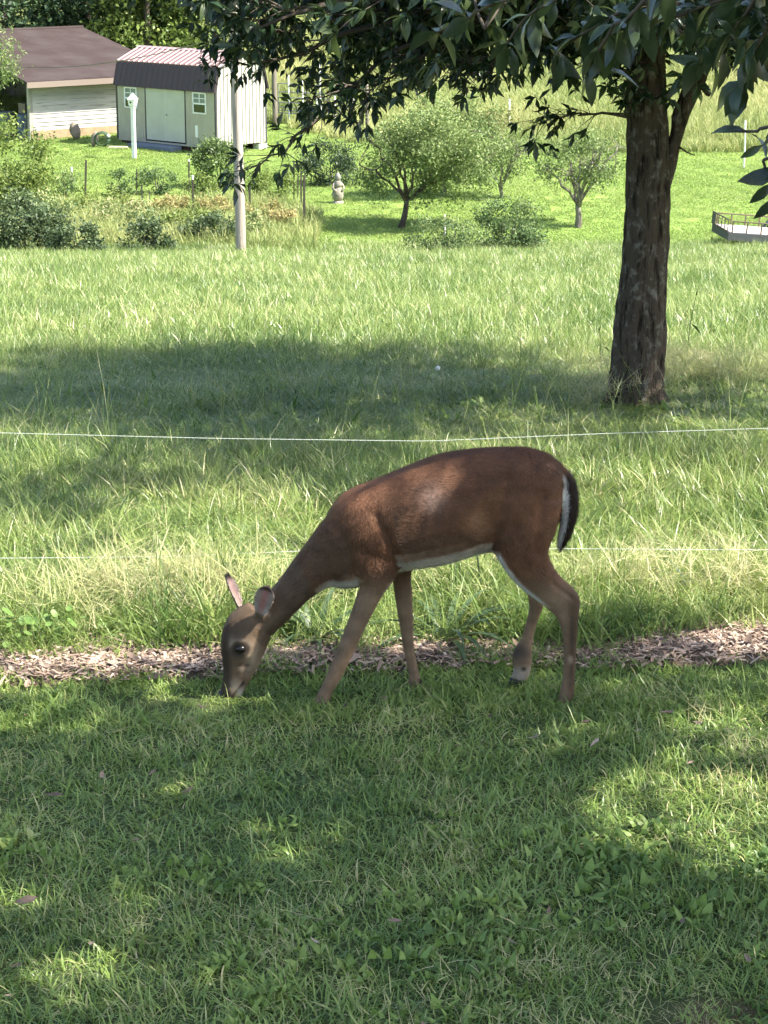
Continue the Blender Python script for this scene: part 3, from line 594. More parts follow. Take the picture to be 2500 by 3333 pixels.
# cloven hooves
for x1, y1, x2, y2, yo, tip in ((1018,2296,1064,2302,-.115,(1008,2318,1046,2320)), (1330,2232,1372,2236,.10,(1322,2252,1356,2254)), (1812,2294,1860,2297,-.10,(1800,2318,1842,2320)), (1660,2206,1711,2222,.09,(1648,2236,1676,2244))):
    m = MB()
    for s in (-1, 1):
        rr = []
        for t in (0, .3, .6, .85, 1.0):
            q = [a*(1-t)+b*t for a, b in zip((x1, y1, x2, y2), tip)]
            rr.append(ringpair(*q, .0115*(1-.35*t), yo + s*.0115, 10, 2.6))
        m.loft(rr)
        d = ringpair(x2-9, y2-28, x2+1, y2-22, .006, yo+s*.012, 8); d2 = ringpair(x2-6, y2-16, x2, y2-12, .004, yo+s*.012, 8); m.loft([d, d2])
    m.build('hoof', M_hoof, deer, True)
# ================================================================== leaves, trees, shrubs
def leafmesh(Pn, D, Nn, S, W, tint, material, name, simple=False, droop=.18):
    """Pn base, D axis, Nn normal (n,3), S length, W width: one mesh of folded leaves"""
    n = len(Pn); D = D/(np.linalg.norm(D, axis=1)[:, None]+1e-9); Sd = np.cross(D, Nn); Sd /= np.linalg.norm(Sd, axis=1)[:, None]+1e-9; Nn = np.cross(Sd, D)
    S = S[:, None]; W = W[:, None]
    if simple:
        V = np.stack([Pn, Pn+D*S*.45-Sd*W*.5, Pn+D*S-Nn*S*droop, Pn+D*S*.45+Sd*W*.5], 1); F = [[0,1,2,3]]
    else:
        V = np.stack([Pn, Pn+D*S*.48-Sd*W*.5+Nn*W*.14, Pn+D*S*.5, Pn+D*S*.48+Sd*W*.5+Nn*W*.14, Pn+D*S-Nn*S*droop], 1); F = [[0,2,1],[0,3,2],[1,2,4],[2,3,4]]
    k = V.shape[1]; F = np.array(F); fs = (np.arange(n)[:, None, None]*k + F[None]).reshape(-1, F.shape[1]); V = V.reshape(-1, 3)
    me = bpy.data.meshes.new(name); me.vertices.add(len(V)); me.vertices.foreach_set('co', V.astype(np.float32).ravel())
    me.loops.add(fs.size); me.loops.foreach_set('vertex_index', fs.astype(np.int32).ravel()); me.polygons.add(len(fs))
    me.polygons.foreach_set('loop_start', np.arange(0, fs.size, F.shape[1], dtype=np.int32)); me.update(calc_edges=True)
    a = me.attributes.new('tint', 'FLOAT', 'FACE'); a.data.foreach_set('value', np.repeat(np.clip(tint, 0, 1), len(F)).astype(np.float32))
    me.materials.append(material); return me
def unit(v): return v/(np.linalg.norm(v, axis=-1, keepdims=True)+1e-9)
def single_leaf(name, material, ratio):
    m = MB(); V = [(0,0,0)]; st = [(.14,.32,.02),(.34,.86,.05),(.56,1.0,.02),(.78,.66,-.06)]
    for t, w, z in st: V += [(-w*ratio/2, t, z+.05*w), (0, t, z), (w*ratio/2, t, z+.05*w)]
    V.append((0, 1, -.16)); F = [(0,2,1),(0,3,2)]
    for i in range(3):
        b = 1+3*i; F += [(b,b+1,b+4,b+3),(b+1,b+2,b+5,b+4)]
    F += [(10,11,13),(11,12,13)]; m.add(V, F); return m.mesh(name, material, True)
def split_leaves(parent, Pn, D, Nn, S, W, tint, material, unit_me, nmax, name='crown', simple=False):
    """the leaves that show largest become parts of their own, the rest one crown"""
    x, y, dep = proj(Pn + D*S[:, None]*.5 + np.array(parent.location))
    vis = (x > -20) & (x < 2520) & (y > -25) & (y < 3400); size = np.where(vis, S/dep, 0)
    order = np.argsort(-size)[:nmax]; order = order[size[order] > 0]
    rest = np.ones(len(Pn), bool); rest[order] = False
    for i in order:
        d = unit(D[i]); s = unit(np.cross(d, Nn[i])); nn = np.cross(s, d); L = S[i]
        ww = W[i]/(UR[unit_me.name]*L)
        M = Matrix(((s[0]*L*ww, d[0]*L, nn[0]*L, Pn[i][0]), (s[1]*L*ww, d[1]*L, nn[1]*L, Pn[i][1]), (s[2]*L*ww, d[2]*L, nn[2]*L, Pn[i][2]), (0, 0, 0, 1)))
        ob('leaf', unit_me, parent, M)
    tag(ob(name, leafmesh(Pn[rest], D[rest], Nn[rest], S[rest], W[rest], tint[rest], material, name, simple), parent), kind='stuff')
UR = {}
OAK1 = single_leaf('oak_leaf', M_leaf1, .33); UR[OAK1.name] = .33
MAG1 = single_leaf('broad_leaf', M_leaf2, .36); UR[MAG1.name] = .36

def bez(p0, d0, L, n, droop, wig, r):
    p = np.array(p0, float); d = unit(np.array(d0, float)); out = [p.copy()]
    for i in range(n):
        d = unit(d + np.array([0, 0, -droop]) + r.normal(0, wig, 3)); p = p + d*L/n; out.append(p.copy())
    return np.array(out)
def rosette(p, d, m, S, W, r, spread=.9):
    """leaves whorled at a twig end"""
    base = np.repeat(p[None], m, 0) - d*r.uniform(0, .5, (m, 1))*S
    a = unit(d + r.normal(0, spread, (m, 3)) + np.array([0, 0, -.25])); nn = unit(np.array([0, 0, 1.]) + r.normal(0, .55, (m, 3)))
    s = S*r.uniform(.6, 1.2, m); return base, a, nn, s, s*W*r.uniform(.8, 1.2, m)
def collect(L): return [np.concatenate([q[i] for q in L]) for i in range(5)]

# ---------------------------------------------------------------- the tree with the shade band
TY = 17.0
tb = hit(2075, 1312); TY = tb[1]
tree = thing('oak_tree', 'rough barked forked tree with dark leaves shading the field', 'tree', (tb[0], TY, tb[2]-.05))
T0 = np.array(tree.location)
def tring(xl, xr, y, k=44, jag=.05, Y=TY):
    a, b = P(xl, y, Y), P(xr, y, Y); c = (a+b)/2; rr = (b[0]-a[0])/2
    t = np.arange(k)*2*math.pi/k
    rj = rr*(1 + .035*(noise2(t*3.2*k/26+40, y*.022+0*t)-.5)*2 + .05*(noise2(t*1.3+5, y*.009+0*t)-.5) + jag*(np.sin(t*5+y*.013)*.5 + np.sin(t*9+y*.031)*.4 + (noise2(t*4+20, y*.05+0*t)-.5)*1.6))
    return np.stack([c[0]+np.cos(t)*rj, c[1]+np.sin(t)*rj, np.full(k, c[2])], 1) - T0
kp = np.array([(1925,2235,1375),(1952,2205,1335),(1970,2176,1300),(1982,2160,1262),(1988,2164,1180),(1994,2168,1082),(2001,2168,1034),(2016,2170,937),(2028,2178,793),(2035,2180,696),(2036,2182,600),(2040,2180,500),(2042,2174,380),(2038,2167,271),(2038,2163,163),(2044,2150,80),(2050,2140,0),(2058,2130,-200),(2070,2120,-500),(2085,2105,-900)], float)
ys = np.linspace(1375, -900, 92)
m = MB(); m.loft([tring(np.interp(-q, -kp[:, 2], kp[:, 0]), np.interp(-q, -kp[:, 2], kp[:, 1]), q) for q in ys])
tk = m.build('trunk', M_bark, tree, True)
lp = np.array([(2120,2185,600),(2140,2205,530),(2165,2214,475),(2183,2226,434),(2187,2244,380),(2207,2268,325),(2228,2297,271),(2236,2312,217),(2248,2325,163),(2280,2352,100),(2320,2385,30),(2370,2430,-80),(2440,2490,-260)], float)
ys = np.linspace(600, -260, 44)
m = MB(); m.loft([tring(np.interp(-q, -lp[:, 2], lp[:, 0]), np.interp(-q, -lp[:, 2], lp[:, 1]), q, 16, .05) for q in ys])
m.build('limb', M_bark, tree, True)
for pts, r0 in (([(2150,330),(2185,300),(2235,262)], .035), ([(2295,285),(2306,305),(2312,309)], .03), ([(2042,372),(1960,368),(1880,376)], .011), ([(2210,478),(2235,495),(2262,506)], .008), ([(2045,235),(1985,215),(1960,208)], .018)):
    m = MB(); m.tube([P(x, y, TY-.12) - T0 for x, y in pts], np.linspace(r0, r0*.5, len(pts)), 7); m.build('stub', M_bark, tree, True)
r5 = np.random.default_rng(21); LV = []; tw = MB()
top = lambda q: P(2100, q, TY) - T0
nb = 0
def spray(p, sec, S=.105, W=.34, nt=6, wig=.12):
    """twigs with leaf whorls along a secondary branch"""
    for t in np.linspace(.25, 1, nt):
        i = t*(len(sec)-1); j = int(min(i, len(sec)-2)); q = sec[j] + (sec[j+1]-sec[j])*(i-j); d = unit(sec[j+1]-sec[j])
        td = unit(d + r5.normal(0, .75, 3)); tp = bez(q, td, r5.uniform(.14, .34), 3, .12, .15, r5)
        if inview(tp): tw.tube(tp, [.004, .003, .002, .0015], 3)
        LV.append(rosette(tp[-1], unit(tp[-1]-tp[-2]), r5.integers(9, 15), S, W, r5)); LV.append(rosette(tp[1], unit(tp[1]-tp[0]), r5.integers(4, 8), S, W, r5))
LOWX, LOWY = [-3000, 560, 620, 760, 1000, 1300, 1500, 1700, 1950, 2050, 2200, 2350, 2500, 6000], [-60, -60, 60, 190, 250, 300, 260, 215, 250, 235, 200, 170, 215, 300]
def seen_low(p, mg=0):
    """hangs lower into the valley view than the boughs do"""
    x, y, _ = proj(p + T0); return bool(np.any((x > -400) & (x < 2900) & (y > np.interp(x, LOWX, LOWY) - mg)))
def inview(p):
    x, y, _ = proj(p + T0); return bool(np.any((x > -100) & (x < 2600) & (y > -60)))
for i in range(70):
    q = r5.uniform(-800, 60) if i % 3 else r5.uniform(-200, 40)
    st = top(q) if i % 5 else P(2380, -60, TY) - T0
    az = i*2.399 + r5.normal(0, .2); Lb = r5.uniform(2.1, 3.5)*(1 + .65*max(0, -math.sin(az)) - .15*max(0, math.sin(az)))*(1 - .35*max(0, -q-200)/650)
    el = r5.uniform(-.02, .3) if q > -350 else r5.uniform(.1, .8)
    br = bez(st, (math.cos(az), math.sin(az), el), Lb, 9, .035, .06, r5)
    for k2 in range(12):
        if not seen_low(br[3:], 60): break
        br = br + np.linspace(0, 1, 10)[:, None]*np.array([0, 0, .12])
    tw.tube(br, np.linspace(.045, .008, 10), 5, .15)
    for j in range(2, 10):
        for s in range(2):
            d = unit(br[min(j, 9)] - br[j-1]); sd = unit(d*.7 + r5.normal(0, .7, 3)); sec = bez(br[j], sd, r5.uniform(.5, 1.0), 5, .05, .12, r5)
            if seen_low(sec, 45):
                sec = bez(br[j], sd*np.array([1, 1, 0]) + np.array([0, 0, .5]), r5.uniform(.4, .7), 5, .02, .10, r5)
                if seen_low(sec, 40): continue
            tw.tube(sec, np.linspace(.010, .003, 6), 4); spray(br[j], sec, .12, .36, nt=6)
# branches that hang in front of the valley
for pts, dy in (([(1560,60),(1290,150),(1130,300),(1010,410),(905,495),(800,548)], -1.6), ([(1500,100),(1250,260),(1120,290),(1010,330)], -1.5), ([(1400,40),(1100,110),(960,185),(820,212),(725,180)], -1.3), ([(1450,80),(1300,180),(1180,330)], -1.4), ([(1800,120),(1650,190),(1520,250)], -1.2), ([(2040,376),(1930,372),(1850,372),(1760,398)], -.25), ([(1900,60),(1700,150),(1480,210)], -1.2), ([(1250,20),(980,90),(830,120),(740,90)], -1.5),([(1300,0),(1000,40),(850,60),(700,30)], -1.7), ([(2110,330),(2080,300),(2060,250)], -.4), ([(2330,90),(2420,120),(2480,160)], -.5)):
    pl = np.array([P(x, y, TY + dy*min(1, .35+.65*k2/max(1, len(pts)-1))) - T0 for k2, (x, y) in enumerate(pts)])
    tt = np.linspace(0, len(pl)-1, 14); pl = np.stack([np.interp(tt, np.arange(len(pl)), pl[:, c]) for c in range(3)], 1) + r5.normal(0, .012, (14, 3))
    tw.tube(pl, np.linspace(.020 if len(pts) > 4 else .011, .004, 14), 5)
    for j in range(4, 14):
        for s in range(3 if dy < -.3 else 2):
            d = unit(pl[j]-pl[j-1]); td = unit(d + r5.normal(0, .55, 3)); tp = bez(pl[j], td, r5.uniform(.10, .26), 3, .1, .1, r5); tw.tube(tp, [.004,.003,.002,.0015], 3)
            LV.append(rosette(tp[-1], unit(tp[-1]-tp[-2]), r5.integers(5, 9), .105, .33, r5, .8))
tag(tw.build('branches', M_twig, tree, True), kind='stuff')
lp_, ld, ln_, ls, lw = collect(LV)
print('oak leaves', len(lp_))
split_leaves(tree, lp_, ld, ln_, ls, lw, r5.beta(2, 3, len(lp_)), M_oakleaf, OAK1, 300)

# ---------------------------------------------------------------- the broad-leaved tree over the lawn
mag = thing('shade_tree', 'broad leaved shade tree hanging big dark leaves over the lawn', 'tree', (4.7, 5.1, 0))
G0 = np.array(mag.location); r6 = np.random.default_rng(33)
m = MB(); zs = np.linspace(-.1, 7.5, 24); m.tube([(.06*math.sin(z*1.2), .05*math.cos(z*1.7), z) for z in zs], np.interp(zs, [-.1, .3, 3, 7.5], [.27, .20, .15, .04]), 16, .06); m.build('trunk', M_bark, mag, True)
tw = MB(); LV = []
# openings in the crown where the sun comes through to the lawn and the deer
GAPS = [(P(a_, b_, Y_), rd+.055) for a_, b_, Y_, rd in ((1175,1600,8.78,.07), (1105,1645,8.80,.04), (1290,1550,8.80,.01), (872,1960,8.82,.12), (826,2125,8.80,.12), (765,2225,8.82,.10), (1745,1500,8.80,.0), (1405,1640,8.71,.0), (1560,1690,8.72,-.01))]
GAPS += [(hit(a_, b_), rd+.09) for a_, b_, rd in ((2060,2720,.24), (2160,2790,.18), (1960,2680,.14), (1850,2420,.10), (2350,2370,.07), (1230,2660,.06), (950,2770,.10), (110,2900,.09), (1050,2820,.07), (330,3130,.08), (2350,3180,.14), (2430,3230,.12), (2120,2660,.16), (560,2560,.05), (2440,2600,.07), (900,2920,.05))]
GAPS = [q for g_ in GAPS for q in ([g_] if g_[0][2] > .12 else [(g_[0] + np.array([r6.normal(0, .75)*g_[1], r6.normal(0, .6)*g_[1], 0]), g_[1]*r6.uniform(.35, .7)) for _ in range(5)])]
SV = np.array(sdir)
def in_gap(w):
    w = np.atleast_2d(w); m = np.zeros(len(w), bool)
    for tp, rad in GAPS:
        v = w - tp; m |= np.linalg.norm(v - np.outer(v @ SV, SV), axis=1) < rad
    return m
LOBES = [((4.25, 6.7, 5.1), (3.0, 2.8, 1.7), 40), ((6.0, 8.9, 4.9), (1.5, 1.7, 1.2), 14), ((3.4, 8.4, 4.8), (1.5, 1.2, 1.1), 12), ((3.0, 5.6, 4.7), (1.6, 1.6, 1.1), 8), ((3.7, 9.4, 5.0), (1.4, .8, .9), 18), ((3.2, 9.5, 4.3), (1.0, .6, .6), 9), ((5.0, 9.5, 4.9), (1.2, .9, .9), 12), ((4.2, 7.6, 4.6), (1.6, 1.2, .9), 8)]
for cc, rd, cnt in LOBES:
  for i in range(cnt):
    a = unit(r6.normal(0, 1, 3))*np.array(rd)*r6.uniform(.6, 1.0); tgt = np.array(cc) + np.array([0, -1.5, 0]) - G0 + a; st = np.array([0, 0, r6.uniform(2.8, 5.5)])
    t = np.linspace(0, 1, 9)[:, None]
    for k2 in range(8):
        br = st*(1-t) + tgt*t + np.array([0, 0, .35])*np.sin(t*3.14) + r6.normal(0, .04, (9, 3))
        if not in_gap(br + G0).any(): break
        tgt = tgt + r6.normal(0, .15, 3); st = np.array([0, 0, r6.uniform(2.8, 5.5)])
    tw.tube(br, np.linspace(.032, .008, 9), 6, .1)
    for j in range(3, 9):
        for s in range(3):
            d = unit(br[j]-br[j-1]); sec = bez(br[j], unit(d + r6.normal(0, .8, 3)), r6.uniform(.35, .75), 4, .03, .12, r6)
            if not in_gap(sec + G0).any(): tw.tube(sec, np.linspace(.007, .003, 5), 4)
            for q in (1, 2, 3, 4):
                LV.append(rosette(sec[q] + r6.normal(0, .05, 3), unit(sec[q]-sec[q-1]), r6.integers(6, 11), .16, .36, r6, .8))
lp_, ld, ln_, ls, lw = collect(LV)
x, y, dep = proj(lp_ + G0); ok = ~((x > -150) & (x < 2650) & (y > -40) & (y < 3400))       # the crown itself stays above the view
wp = lp_ + G0; gx_ = wp[:, 0] - wp[:, 2]*sdir.x/sdir.z; gy_ = wp[:, 1] - wp[:, 2]*sdir.y/sdir.z      # the crown ends where its shade ends on the path
ok &= gy_ < 8.90 + .42*sstep(-1.35, -.6, gx_) + .6*sstep(.3, 1.3, gx_) + .12*(fbm(gx_*3, gy_*3)-.5)
ok &= ~in_gap(wp)
ok &= r6.random(len(wp)) < .72
LV = [[q[ok] for q in (lp_, ld, ln_, ls, lw)]]
# drooping twig ends seen against the valley
def droop_twig(pts, Y0, Y1, m=(5, 8), S=.15, step=2, sp=.7):
    Y0, Y1, S = Y0*.8, Y1*.8, S*.84
    pl = np.array([P(x, y, Y0 + (Y1-Y0)*i/(len(pts)-1)) - G0 for i, (x, y) in enumerate(pts)]); tt = np.linspace(0, len(pl)-1, 12)
    pl = np.stack([np.interp(tt, np.arange(len(pl)), pl[:, c]) for c in range(3)], 1) + r6.normal(0, .006, (12, 3)); tw.tube(pl, np.linspace(.009, .0035, 12), 5)
    a0 = np.array([0, 0, 3.4]); t_ = np.linspace(0, 1, 8)[:, None]; tw.tube(a0*(1-t_) + pl[0]*t_ + np.array([0, 0, .35])*np.sin(t_*3.14), np.linspace(.03, .009, 8), 5)
    for j in range(3, 12, step): LV.append(rosette(pl[j], unit(pl[j]-pl[j-1]), r6.integers(*m), S, .36, r6, sp))
for pts, Y0, Y1 in (([(2700,-250),(2300,-60),(2060,20),(1900,110),(1800,180)], 8.2, 9.0), ([(2500,-300),(1900,-80),(1600,20),(1420,110)], 8.6, 10.2), ([(2600,-200),(2450,0),(2380,120),(2290,190)], 8.0, 8.6),
        ([(2400,-200),(2100,0),(1960,140),(1930,250)], 8.2, 8.8), ([(2300,-300),(1850,-40),(1700,60),(1640,150)], 8.5, 9.2), ([(2650,-150),(2540,40),(2450,150),(2420,260)], 8.0, 8.4), ([(2620,-100),(2300,20),(2150,60),(2020,90)], 8.1, 8.8)):
    droop_twig(pts, Y0, Y1)
droop_twig([(2720,330),(2560,380),(2490,420),(2420,425)], 7.8, 8.0, (2, 4), .13, 4, .6)
for pts in ([(2640,300),(2540,420),(2495,520),(2488,560)],):
    droop_twig(pts, 7.8, 7.9, (2, 4), .15, 4, .5)
# three hanging leaves
def hang(px, py, dx, dy, Y, S):
    Y = Y*.8
    b = P(px, py, Y); t = P(px+dx, py+dy, Y); d = (t-b); LV.append([np.array([b-G0]), np.array([unit(d)]), np.array([unit(np.array([.3, -1, .3]))]), np.array([np.linalg.norm(d)]), np.array([np.linalg.norm(d)*.33])])
for q in ((2485,470,-75,45,7.9,0), (2520,590,-80,75,7.9,0), (2530,640,-75,75,7.9,0), (2535,660,-30,110,7.9,0), (1905,225,30,125,8.7,0), (1830,180,-25,130,8.8,0), (1660,150,20,110,9,0), (2290,140,20,110,8.4,0), (2240,30,10,140,8.4,0), (2420,1235,150,-10,7.9,0) if False else (2330,60,70,60,8.3,0)):
    hang(*q)
tag(tw.build('branches', M_twig, mag, True), kind='stuff')
lp_, ld, ln_, ls, lw = collect(LV)
print('broad leaves', len(lp_))
split_leaves(mag, lp_, ld, ln_, ls, lw, r6.beta(2, 3, len(lp_)), M_magleaf, MAG1, 300)

# ---------------------------------------------------------------- leaf clouds for distant crowns
def cloud(n, clumps, rad, csig, S, r, W=.5, flat=1.0, shell=.55):
    """clumps of leaves through an ellipsoid crown; S leaf length"""
    u = unit(r.normal(0, 1, (clumps, 3))); q = shell + (1-shell)*r.random((clumps, 1))**.6
    cc = u*q*np.asarray(rad); wgt = r.random(clumps)+.3; ci = r.choice(clumps, n, p=wgt/wgt.sum())
    p = cc[ci] + r.normal(0, 1, (n, 3))*csig*np.array([1, 1, .75])
    d = unit(r.normal(0, 1, (n, 3)) + p*.4/np.max(rad)); nn = unit(np.array([.25, 0, 1.]) + r.normal(0, .7, (n, 3)))
    s = S*r.uniform(.6, 1.3, n); tint = np.clip(.28 + .25*(r.random(clumps)-.5)[ci] + r.normal(0, .17, n) + .15*p[:, 2]/rad[2], 0, 1)
    return p, d, nn, s, s*W, tint
def shrub(name, label, cat, loc, rad, n, S, material, group=None, stems=5, clumps=26, csig=None, tshift=0., seed=0, stem_mat=None, lift=.9, W=.5):
    r = np.random.default_rng(1000+seed); o = thing(name, label, cat, loc, 0, group)
    rad = np.asarray(rad, float); p, d, nn, s, w, t = cloud(n, clumps, rad, csig or rad.mean()*.2, S, r, W)
    p = p + np.array([0, 0, rad[2]*lift]); k = p[:, 2] > -.05; p, d, nn, s, w, t = p[k], d[k], nn[k], s[k], w[k], t[k]
    ob('foliage', leafmesh(p, d, nn, s, w, t+tshift, material, 'foliage', True), o)['kind'] = 'stuff'
    if stems:
        m = MB()
        for i in range(stems):
            a = r.random()*6.28; q = np.array([math.cos(a), math.sin(a), 0])*rad*.6*r.random(); e = q + np.array([0, 0, rad[2]*1.2]); t = np.linspace(0, 1, 4)[:, None]
            m.tube(q*.25*(1-t) + e*t + r.normal(0, .02, (4, 3)), np.linspace(.018, .006, 4), 4)
        ob('stem', m.mesh('stem', stem_mat or M_twig), o)
    return o
def orchard(label, px, py, lean, rad, hc, n, S, material, bark, seed, tshift=0., fork=.45, group='fruit trees on the valley lawn', limbs=7, tr=.075):
    r = np.random.default_rng(2000+seed); h = hit(px, py); o = thing('fruit_tree', label, 'tree', h, 0, group)
    top = np.array([lean*fork, 0, fork]); m = MB(); t = np.linspace(0, 1, 7)[:, None]
    m.tube(top*t + np.array([.03, .02, 0])*np.sin(t*4) + np.array([0, 0, -.1])*(1-t), np.linspace(tr*1.35, tr*.85, 7), 10, .1); m.build('trunk', bark, o, True)
    c = np.array([lean*hc, 0, hc]); rad = np.asarray(rad, float)
    for i in range(limbs):
        a = i*6.283/limbs + r.normal(0, .3); e = c + np.array([math.cos(a)*rad[0]*.8, math.sin(a)*rad[1]*.7, r.uniform(-.35, .5)*rad[2]]); t = np.linspace(0, 1, 8)[:, None]
        pts = top*.97*(1-t) + e*t + np.array([0, 0, .12])*np.sin(t*3.14) + r.normal(0, .03, (8, 3)); mm = MB(); mm.tube(pts, np.linspace(tr*.62, .014, 8), 7, .15)
        for j in (4, 5, 6, 7):
            for s in range(3): mm.tube(bez(pts[j], unit(pts[j]-pts[j-1] + r.normal(0, .8, 3)), r.uniform(.3, .7), 4, .0, .15, r), np.linspace(.012, .004, 5), 4)
        mm.build('limb', bark, o, True)
    p, d, nn, s, w, tt = cloud(n, 58, rad, rad.mean()*.135, S, r, .42, shell=.35); p = p + c
    ob('crown', leafmesh(p, d, nn, s, w, tt+tshift, material, 'crown', True), o)['kind'] = 'stuff'
    return o
orchard('leaning fruit tree with a wide round crown and dark bent trunk', 1300, 742, .30, (2.1, 1.6, 1.2), 1.98, 23000, .095, M_orch, M_orchbark, 1, .16, .75)
orchard('slim multi stemmed fruit tree between two wider ones', 1630, 645, 0, (1.15, 1.0, .74), 1.4, 4200, .085, M_orch, M_grey, 2, .14, .3, tr=.05)
orchard('pale barked fruit tree with an open vase shaped crown', 1878, 742, .05, (1.25, 1.1, .8), 1.85, 5200, .09, M_orch, M_grey, 3, .05, .62, limbs=8, tr=.08)
orchard('bushy fruit tree hidden partly behind the leaning one', 1440, 640, .1, (1.5, 1.2, 1.15), 2.0, 10000, .095, M_orch, M_grey, 4, .12, .5)
# shrubs of the valley
def gh(px, py): return hit(px, py)
shrub('shrub', 'twiggy shrub with reddish tips in front of the fruit trees', 'shrub', gh(1650, 818), (.95, .7, .62), 5200, .075, M_weed, seed=1, tshift=-.10)
shrub('shrub', 'loose pale shrub beside the thin stake in the tall grass', 'shrub', gh(1450, 828), (.85, .6, .5), 2800, .07, M_weed, seed=2, tshift=.02)
shrub('shrub', 'very dark round evergreen shrub behind the stone ornament', 'shrub', gh(1075, 600), (.85, .8, .65), 5200, .08, M_dark, seed=3, tshift=-.15)
shrub('shrub', 'upright leafy shrub against the utility pole', 'shrub', gh(715, 612), (.78, .6, .78), 4200, .10, M_orch, seed=4, tshift=-.12)
shrub('shrub', 'brown leaved shrub behind the fruit tree crowns', 'shrub', gh(1620, 455), (1.05, .7, .62), 2600, .11, M_rust, seed=5, tshift=-.35)
shrub('shrub', 'pale yellow green shrub in front of the barn opening', 'shrub', gh(25, 720), (1.25, 1.0, 1.45), 8500, .11, M_lime, seed=6, tshift=.05, clumps=40)
shrub('shrub', 'dark vine covered mound under the pale shrub', 'shrub', gh(75, 822), (1.05, .7, .66), 6000, .10, M_dark, seed=7, tshift=.12)
for i, (a, b, rx, rz, n, mm, ts, nm, lb) in enumerate((
  (255, 832, .60, .40, 2600, M_dark, .12, 'weed_clump', 'dark broad leaved weed clump along the garden edge, beside the vine mound'),
  (480, 832, .62, .42, 2600, M_dark, .10, 'weed_clump', 'dark weed clump at the middle of the garden edge'),
  (690, 800, .70, .42, 3000, M_dark, .05, 'weed_clump', 'blue green weed clump at the foot of the utility pole'),
  (400, 755, .85, .42, 3000, M_weed, .30, 'weed_clump', 'yellowing weed clump behind the dark garden edge weeds'),
  (560, 715, .55, .34, 1500, M_rust, .10, 'garden_plant', 'rust leaved garden plant near the single tall stake'),
  (860, 730, .50, .34, 1400, M_rust, .00, 'garden_plant', 'browning garden plant just beside the utility pole'),
  (935, 752, .45, .30, 1200, M_rust, .18, 'garden_plant', 'tan leaved garden plant by the row of four stakes'),
  (880, 660, .75, .48, 2600, M_lime, .05, 'garden_plant', 'yellow green garden plant in front of the four stakes'),
  (650, 655, .50, .42, 1600, M_lime, .0, 'garden_plant', 'yellow green garden plant below the upright shrub'),
  (700, 712, .60, .32, 1500, M_rust, .05, 'garden_plant', 'rust leaved garden plant below the upright shrub'),
  (510, 632, .55, .46, 1500, M_weed, -.12, 'garden_plant', 'wispy grey green garden plant below the shed doors'),
  (395, 640, .42, .42, 900, M_weed, -.15, 'garden_plant', 'thin grey green garden plant beside the white topped stake'),
  (150, 760, .8, .5, 2600, M_weed, .15, 'weed_clump', 'pale green weed clump against the pale shrub'),
  (330, 700, .9, .36, 2200, M_lime, .12, 'weed_clump', 'low straw coloured weed clump between the thin stakes'),
  (215, 640, .45, .40, 800, M_weed, .05, 'weed_clump', 'sparse tall weed clump left of the white topped stake'),
  (610, 770, .7, .42, 2300, M_lime, .0, 'weed_clump', 'bright weed clump between garden and utility pole'),
  (800, 780, .6, .34, 1500, M_weed, .22, 'weed_clump', 'low pale weed clump right against the utility pole'))):
    shrub(nm, lb, 'plant', gh(a, b), (rx, rx*.7, rz), n, .085, mm, 'plants in the overgrown garden', seed=20+i, tshift=ts, stems=3)
# ---------------------------------------------------------------- woodland behind the buildings and along the hill
def wood(name, label, px, Y, ht, rad, n, S, material, seed, tshift=0., group='trees along the wood edge'):
    x = ray(px, 300)[0]/ray(px, 300)[1]*Y; r = np.random.default_rng(3000+seed); o = thing(name, label, 'tree', (x, Y, float(ground(x, Y))-.1), 0, group)
    m = MB(); t = np.linspace(0, 1, 6); m.tube(np.stack([.2*np.sin(t*3+seed), .1*t, t*ht*.8], 1), np.linspace(.22, .05, 6), 8); m.build('trunk', M_twig, o)
    p, d, nn, s, w, tt = cloud(n, 90, (rad, rad*.8, ht*.5), rad*.2, S, r, .6, shell=.5); p = p + np.array([0, 0, ht*.52]); k = p[:, 2] > .05
    ob('crown', leafmesh(p[k], d[k], nn[k], s[k], w[k], tt[k]+tshift, material, 'crown', True), o)['kind'] = 'stuff'
for i, (px, Y, ht, rd, n, mm, ts, lb) in enumerate((
  (10, 97, 9, 3.6, 7000, M_wood, -.05, 'dark woodland tree behind the ridge of the barn roof'),
  (170, 101, 9.5, 3.6, 7000, M_wood, .05, 'blue green woodland tree above the barn roof'),
  (300, 98, 8, 2.9, 6000, M_wood, .18, 'grey green woodland tree above the barn gable'),
  (500, 96.0, 7.0, 2.5, 7500, M_lime, .06, 'bright yellow green tree among dark ones above the shed roof'),
  (420, 103, 10, 3.4, 6000, M_wood, -.08, 'dark tall tree behind the yellow green one'),
  (590, 98.5, 6.5, 2.2, 5000, M_wood, -.12, 'very dark tree beside the bright yellow green one'),
  (690, 103, 7.5, 2.3, 5000, M_wood, .0, 'dark tree at the end of the wood by the meadow'),
  (-150, 94, 9, 3.6, 5000, M_wood, .0, 'dark tree beyond the far side of the barn'),
  (860, 118, 10, 3.6, 5000, M_wood, -.05, 'dark tree high on the hill behind the gate'),
  (1250, 124, 10, 4, 5000, M_wood, .0, 'broad dark tree on the hilltop behind the fruit trees'),
  (1650, 128, 11, 4, 5000, M_wood, -.05, 'dark tree on the hilltop above the tall white post'),
  (2050, 122, 10, 4, 5000, M_wood, -.06, 'dark tree on the hilltop behind the forked trunk'),
  (2330, 112, 8, 3.2, 5000, M_dark, -.1, 'blue green tree at the meadow top beyond the fork'),
  (2520, 108, 8.5, 3.2, 5000, M_dark, -.05, 'blue green tree at the meadow top near the hanging leaves'))):
    wood('woodland_tree', lb, px, Y, ht, rd, n, .24, mm, i, ts)
